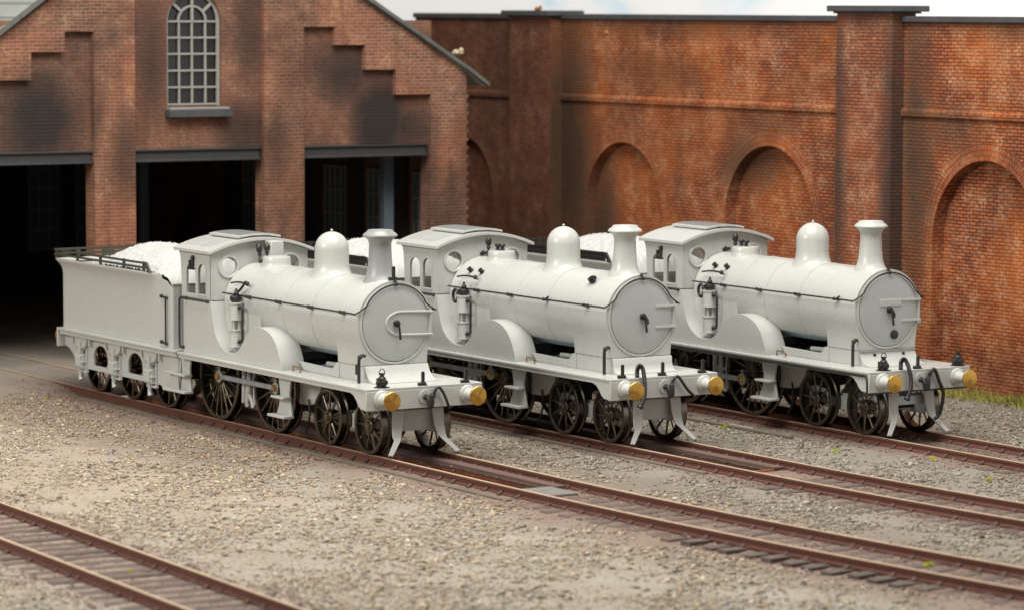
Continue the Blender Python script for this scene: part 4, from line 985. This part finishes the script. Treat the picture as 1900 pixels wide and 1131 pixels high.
        stp.build('footstep', W, t, bevel=.006)
        stp = MB(); stp.prism([(-7.52, 1.2), (-7.10, 1.2), (-7.16, .95), (-7.16, .80), (-7.10, .48), (-7.56, .48), (-7.48, .8)], 'y', s * .98, s * 1.02); stp.box(-7.58, -7.12, min(s * .98, s * 1.17), max(s * .98, s * 1.17), .79, .83); stp.box(-7.64, -7.08, min(s * .98, s * 1.19), max(s * .98, s * 1.19), .465, .51)
        stp.build('footstep', W, t, bevel=.006)
        # brake gear between the drivers
        bk = MB(); yb = s * .64
        bk.tube([(-5.62, yb, 1.15), (-5.60, yb, .80), (-5.64, yb, .42)], [.05, .06, .045], 8); bk.tube([(-5.42, yb, 1.15), (-5.40, yb, .85), (-5.42, yb, .62), (-5.50, yb, .45), (-5.46, yb, .36)], [.04, .06, .08, .05, .05], 8)
        bk.tube([(-5.42, yb, .60), (-5.30, yb, .50), (-5.24, yb, .36)], [.06, .05, .05], 8); bk.tube([(-5.20, yb, 1.15), (-5.22, yb, .80), (-5.18, yb, .42)], [.035, .03, .04], 8); bk.tube([(-5.64, yb, .80), (-5.2, yb, .80)], .03, 8)
        bk.build('brake_gear', W, t, smooth=60)
        # bent copper wire at the splasher foot
        MB().tube(smooth_path([(-3.28, s * .85, 1.25), (-3.28, s * .85, 1.33), (-3.22, s * .86, 1.345), (-3.0, s * .88, 1.335), (-2.96, s * .88, 1.31), (-2.96, s * .88, 1.25)], 3), .014, 6).build('copper_wire', M['copper'], t)
        # sand pipe
        MB().tube(smooth_path([(-3.05, s * .66, .75), (-3.0, s * .66, .5), (-3.06, s * .66, .3), (-3.18, s * .66, .12)], 4), .02, 6).build('sand_pipe', M['inside'], t)
    return t
def ring_x(x, y, z, r0, r1, th, n=32):
    vs = []; fs = []
    for i in range(n):
        a = 2 * PI * i / n
        for r, h in ((r0, 0), (r1, 0), (r1, th * .6), (r1 - .012, th), (r0 + .012, th), (r0, th * .6)): vs.append((x + h, y + r * math.cos(a), z + r * math.sin(a)))
    for i in range(n):
        j = (i + 1) % n
        for q in range(6): fs.append((i * 6 + q, j * 6 + q, j * 6 + (q + 1) % 6, i * 6 + (q + 1) % 6))
    return vs, fs

# ------------------------------------------------------------------ tender
def cell_noise(x, y, s, seed):
    rs = np.random.default_rng(seed); G = rs.uniform(0, 1, (256, 2)); xi = np.floor(x * s).astype(int); yi = np.floor(y * s).astype(int); best = np.full(x.shape, 9.0)
    for a in (-1, 0, 1):
        for b in (-1, 0, 1):
            h = ((xi + a) * 73856093 ^ (yi + b) * 19349663) % 256; px = xi + a + G[h, 0]; py = yi + b + G[h, 1]; best = np.minimum(best, np.hypot(x * s - px, y * s - py))
    return best
def make_tender(k, label, railmat):
    loc, rz = ROOTS[k]; X0 = -12.98
    R_ = Matrix.Rotation(rz, 4, 'Z'); base = Vector(loc) + R_ @ Vector((X0, 0, 0))
    t = thing('coal_tender', label, 'model tender', base, rz, 'white tenders behind the engines')
    W = M['white']
    def B(m, name, mt, par=None, **kw): m.v = [(v[0] - X0, v[1], v[2]) for v in m.v]; return m.build(name, mt, par or t, **kw)
    # tank: lofted rounded box with flared top
    xr, xf, hy, rc = -13.03, -7.89, 1.03, .10
    def ring(z, e):
        pts = []
        for cx, cy, a0, ex in ((xf - .05, hy - .05, 0, 0), (xr + rc, hy - rc, 90, 1), (xr + rc, -hy + rc, 180, 1), (xf - .05, -hy + .05, 270, 0)):
            rr = rc if ex else .05
            for i in range(7):
                a = math.radians(a0 + 15 * i); x = cx + rr * math.cos(a); y = cy + rr * math.sin(a); pts.append((x, y))
        # resample the long sides so the flare can fade out towards the cab
        out = []; n = len(pts)
        for i in range(n):
            p, q = pts[i], pts[(i + 1) % n]; out.append(p)
            if abs(q[0] - p[0]) > 2: out += [(p[0] + (q[0] - p[0]) * j / 40, p[1]) for j in range(1, 40)]
        res = []
        for x, y in out:
            f = 1 - float(ss(-8.9, -8.35, np.array(x))); nx = max(0, (xr + rc - x) / rc); ny = 1 if abs(y) > hy - rc else 0
            sy = 1 if y > 0 else -1
            yy = y + sy * e * f * min(1, abs(y) / (hy - rc) if abs(y) < hy - rc else 1) if abs(y) > .5 else y
            xx = x - e * min(1, nx * 1.0) if x < xr + rc else x
            zz = z - (float(ss(-8.5, -7.95, np.array(x))) * .07 + float(ss(-8.05, -7.89, np.array(x))) * .10) * (1 if z > 2.3 else 0)
            res.append((xx, yy, zz))
        return res
    lv = [(1.262, 0), (1.5, 0), (2.34, 0), (2.44, .012), (2.51, .035), (2.57, .075), (2.615, .115), (2.635, .125), (2.66, .125), (2.665, .115), (2.665, .06), (2.60, .0)]
    rings = [ring(z, e) for z, e in lv]; n = len(rings[0]); m = MB(); vs = [p for r in rings for p in r]
    fs = [(a * n + i, a * n + (i + 1) % n, (a + 1) * n + (i + 1) % n, (a + 1) * n + i) for a in range(len(lv) - 1) for i in range(n)]
    fs += [tuple(range(n))[::-1]]
    # inner deck
    m.add(vs, fs); m.box(-12.9, -8.45, -.99, .99, 2.50, 2.58)
    tank = B(m, 'tank', W, smooth=40)
    B(MB().box(-8.5, -7.95, -.95, .95, 2.2, 2.3).box(-7.93, -7.88, -.9, .9, 1.3, 2.42).box(-8.46, -7.94, -.99, .99, 2.36, 2.42), 'front_plate', W)
    # coal
    xs = np.arange(-12.75, -8.05, .032); ys = np.arange(-.96, .961, .032); Xg, Yg = np.meshgrid(xs, ys, indexing='ij')
    prof = ss(-12.75, -10.6, Xg) * (1 - .35 * ss(-9.4, -8.1, Xg)); zz = 2.52 + (.56 * prof * (1 - .75 * (np.abs(Yg) / .96) ** 2.2))
    zz = 2.30 + (zz - 2.30) * (1 - ss(-8.42, -8.06, Xg) * .9) * np.where(Xg < -12.7, .6, 1)
    zz += .060 * (.55 - cell_noise(Xg, Yg, 10, 3 + k)) + .036 * (.55 - cell_noise(Xg + 9, Yg, 17, 8 + k)); nx, ny = Xg.shape
    idx = np.arange(nx * ny).reshape(nx, ny); q = np.stack([idx[:-1, :-1], idx[1:, :-1], idx[1:, 1:], idx[:-1, 1:]], -1).reshape(-1, 4)
    B(MB().add(np.stack([Xg, Yg, zz], -1).reshape(-1, 3).tolist(), q.tolist()), 'coal_load', M['coal'], smooth=38)
    # coal rails
    rl = MB(); yr = 1.12; xe = -8.85
    for z in (2.745, 2.835):
        for s in (-1, 1): rl.box(-13.16, xe + (2.835 - z) * 1.5, s * yr - .014, s * yr + .014, z - .022, z + .022)
        rl.box(-13.18, -13.15, -yr, yr, z - .022, z + .022)
    for s in (-1, 1):
        for x in (-13.13, -12.1, -11.0, -9.9, -9.0): rl.box(x - .05, x + .05, s * (yr - .03) - .013, s * (yr - .03) + .013, 2.62, 2.86)
        rl.prism([(xe - .02, 2.855), (xe + .06, 2.855), (xe + .22, 2.665), (xe + .10, 2.665)], 'y', s * yr - .02, s * yr + .02)
    if k:
        for s in (-1, 1): rl.box(-13.15, xe - .02, s * (yr - .012) - .008, s * (yr - .012) + .008, 2.66, 2.83)
    for y in (-.6, 0, .6): rl.box(-13.17, -13.14, y - .05, y + .05, 2.62, 2.86)
    B(rl, 'coal_rail', railmat, bevel=.004)
    m = MB().tube([(-11.9, .2, 2.70), (-11.9, .2, 3.0)], .03, 8); m.tube([(-12.3, .35, 2.9), (-11.6, -.25, 2.98), (-11.3, -.55, 2.84)], .022, 8); m.tube([(-12.4, -.2, 2.6), (-12.4, -.2, 2.86)], .05, 10)
    B(m, 'fire_iron', railmat)
    # footplate, beam, frames
    B(MB().box(-13.0, -7.52, -1.165, 1.165, 1.215, 1.26), 'running_plate', W, bevel=.007)
    B(MB().box(-13.0, -12.95, -1.165, 1.165, .87, 1.213), 'buffer_beam', W, bevel=.008)
    for s in (-1, 1): b = buffer(t, -13.0 - X0, s * .865, 1.06, -1)
    ax = (-12.0, -10.41, -8.77)
    for s in (-1, 1):
        def hole(c): return [(c - .33, .60), (c + .33, .60), (c + .33, .74)] + [(c + .33 * math.cos(q), .76 + .26 * math.sin(q)) for q in np.linspace(.08, PI - .08, 12)] + [(c - .33, .74)]
        out = [(-12.94, 1.2), (-12.94, .90), (-12.70, .84), (-12.50, .72), (-12.35, .50), (-11.7, .50), (-8.45, .50), (-8.3, .42), (-7.62, .42), (-7.58, .9), (-7.55, 1.2)]
        B(MB().prism(out, 'y', s * .96, s * 1.01, [hole(-11.20), hole(-9.59)]), 'side_frame', W, bevel=.006)
        B(MB().box(-12.93, -7.54, min(s * 1.08, s * 1.13), max(s * 1.08, s * 1.13), 1.13, 1.213), 'valance', W, bevel=.005)
        for x in ax:
            a = MB().box(x - .15, x + .15, min(s * 1.0, s * 1.12), max(s * 1.0, s * 1.12), .50, .80); a.box(x - .10, x + .10, min(s * 1.12, s * 1.16), max(s * 1.12, s * 1.16), .54, .76)
            a.box(x - .18, x + .18, min(s * 1.0, s * 1.14), max(s * 1.0, s * 1.14), .62, .66); a.box(x - .20, x - .16, min(s * 1.0, s * 1.05), max(s * 1.0, s * 1.05), .42, .95); a.box(x + .16, x + .20, min(s * 1.0, s * 1.05), max(s * 1.0, s * 1.05), .42, .95)
            a.box(x - .22, x + .22, min(s * 1.0, s * 1.06), max(s * 1.0, s * 1.06), .42, .47)
            for u in (-.13, .13):
                for w_ in (.54, .76): a.cyl('y', (x + u, 0, w_), .022, s * 1.12, s * 1.145, 8)
            a.tube([(x - .05, s * 1.06, .5), (x - .05, s * 1.06, .33), (x - .02, s * 1.06, .26)], [.05, .05, .06], 8)
            B(a, 'axle_box', W, bevel=.006)
            sp_ = MB(); 
            sp_.prism([(x - .30, 1.125), (x - .27, 1.04)] + [(x + .25 * math.sin(q), 1.02 - .16 * math.cos(q)) for q in np.linspace(-1.35, 1.35, 11)] + [(x + .27, 1.04), (x + .30, 1.125)], 'y', s * 1.02, s * 1.085)
            for j in range(3): sp_.prism([(x + (.25 - .05 * j) * math.sin(q), 1.03 - .05 * j - (.15 - .045 * j) * math.cos(q)) for q in np.linspace(-1.2, 1.2, 9)] + [(x + (.25 - .05 * j) * math.sin(q), 1.055 - .05 * j - (.15 - .045 * j) * math.cos(q)) for q in np.linspace(1.2, -1.2, 9)], 'y', s * 1.08, s * 1.10)
            sp_.box(x - .05, x + .05, min(s * 1.03, s * 1.13), max(s * 1.03, s * 1.13), .80, 1.04)
            for u in (-.40, .40): sp_.tube([(x + u, s * 1.07, 1.14), (x + u, s * 1.07, .98)], .028, 8)
            B(sp_, 'leaf_spring', W, bevel=.004)
            wheel('tender_wheel', t, x - X0, s, .60, 10, .12, None, .065, .2)
        st = MB().box(-7.98, -7.60, min(s * 1.0, s * 1.16), max(s * 1.0, s * 1.16), .80, .84); st.box(-8.02, -7.58, min(s * .98, s * 1.18), max(s * .98, s * 1.18), .46, .505); st.prism([(-7.98, 1.13), (-7.60, 1.13), (-7.64, .8), (-7.58, .48), (-8.0, .48), (-7.94, .8)], 'y', s * 1.01, s * 1.04)
        B(st, 'footstep', W, bevel=.005)
        h = MB().tube([(-8.07, s * 1.08, 2.22), (-8.07, s * 1.08, 1.34)], .018, 8)
        for z in (2.22, 1.34): h.tube([(-8.30, s * 1.06, z + .02), (-8.05, s * 1.07, z)], .022, 8); h.ball((-8.30, s * 1.06, z + .02), .038, 8); h.ball((-8.07, s * 1.07, z), .036, 8)
        B(h, 'handrail', M['black'])
    B(MB().box(-12.8, -7.7, -.5, .5, .75, 1.2), 'undertray', M['inside'])
    return t

make_loco(0, 'nearest white engine with one black lamp and a looped door strap, grey chimney', dict(dx=0))
make_loco(1, 'middle white engine without lamps, a ribbed black hose on its beam', dict(dx=.284, ddx=.03, wx=.02))
make_loco(2, 'far white engine with two black lamps and a plate on its door', dict(dx=.063, ddx=.047, wx=.15, black_valance=True))
make_tender(0, 'white tender of the nearest engine, its whole side in view', M['olive'])
make_tender(1, 'white tender of the middle engine, mostly hidden behind the nearest engine', M['black'])
make_tender(2, 'white tender of the far engine, seen past the middle engine', M['black'])

# ------------------------------------------------------------------ small things
def grass_strip():
    n = 5200; x = RNG.uniform(-7.5, 5, n); y = 15.16 - np.abs(RNG.normal(0, .30, n)); h = RNG.uniform(.07, .26, n) * (1.15 - .8 * np.clip((15.2 - y) / .8, 0, 1)); vs = []; fs = []
    for i in range(n):
        z = -.19; a = random.uniform(0, PI); w = random.uniform(.008, .018); dx_, dy_ = math.cos(a) * w, math.sin(a) * w; lx, ly = random.gauss(0, .06), random.gauss(-.02, .05); b = len(vs)
        vs += [(x[i] - dx_, y[i] - dy_, z), (x[i] + dx_, y[i] + dy_, z), (x[i] + lx * .5 + dx_ * .5, min(y[i] + ly * .5 + dy_ * .5, 15.19), z + h[i] * .6), (x[i] + lx, min(y[i] + ly, 15.19), z + h[i])]; fs += [(b, b + 1, b + 2), (b, b + 2, b + 3)]
    me = bpy.data.meshes.new('grass'); me.from_pydata(vs, [], fs); me.materials.append(M['grass']); o = bpy.data.objects.new('grass', me); COL.objects.link(o)
    tag(o, 'dry yellow grass along the foot of the brick wall', 'grass', None, 'stuff')
grass_strip()
def tuft(x, y, s, label):
    m = MB()
    for i in range(26):
        c = Vector((random.gauss(0, s * .45), random.gauss(0, s * .45), abs(random.gauss(s * .4, s * .3)))); a = random.uniform(0, PI); r = s * random.uniform(.3, .55)
        u = Vector((math.cos(a), math.sin(a), random.uniform(-.5, .5))) * r; v = Vector((-math.sin(a) * .4, math.cos(a) * .4, .9)) * r * .6
        m.add([c - u - v, c + u - v * .5, c + u * .4 + v, c - u * .8 + v * .6], [(0, 1, 2, 3)])
    o = m.build('weed_tuft', M['moss'], smooth=0); o.location = (x, y, float(ground_z(np.array([x]), np.array([y]))[0]) + .005)
    tag(o, label, 'weed', 'small yellow green weeds on the yard')
tuft(-12.72, -1.51, .045, 'tiny weed on bare ground below the nearest tender')
tuft(7.42, -9.19, .05, 'tiny weed between the rails of the bottom left siding')
tuft(-1.71, 7.57, .07, 'dull weed beside the rail under the far engine driving wheel')
tuft(2.15, 7.34, .06, 'weed on gravel in front of the far engine')
tuft(3.97, 8.12, .06, 'weed beside the near rail right of the far engine')
tuft(6.5, 7.30, .06, 'weed on gravel at the right between the two far tracks')
tuft(12.9, .85, .075, 'bright weed between the rails of the front track at the right')
tuft(10.8, -8.67, .06, 'weed in the foreground beside the siding at the bottom edge')
tuft(14.8, 4.0, .05, 'weed by the middle track near the right edge')
o = MB().prism([(-1.93, 7.90), (-1.2, 7.915), (-1.2, 7.94), (-1.9, 7.93)], 'z', -.15, -.125).build('plastic_strip', M['straw']); tag(o, 'thin pale strip lying on gravel between middle and far track', 'strip')
def lump(name, m_, c, s, label, cat):
    m = MB(); rs = np.random.default_rng(5)
    for i in range(7):
        d = rs.normal(0, .45, 3) * s; m.lathe([(s * .5 * math.sin(PI * j / 6) * rs.uniform(.8, 1.15), -s * .45 * math.cos(PI * j / 6)) for j in range(7)], 'z', (d[0], d[1], abs(d[2]) * .7), 7)
    o = m.build(name, m_, smooth=0); o.location = c; tag(o, label, cat)
lump('stone_lump', M['lump'], (-16.82, 10.72, 6.74), .13, 'cream lump of stone resting on the shed roof edge', 'stone')
lump('orange_scrap', M['scrap'], (-20.2, 15.05, 7.76), .09, 'small orange scrap lying on the pier cap near the shed', 'scrap')
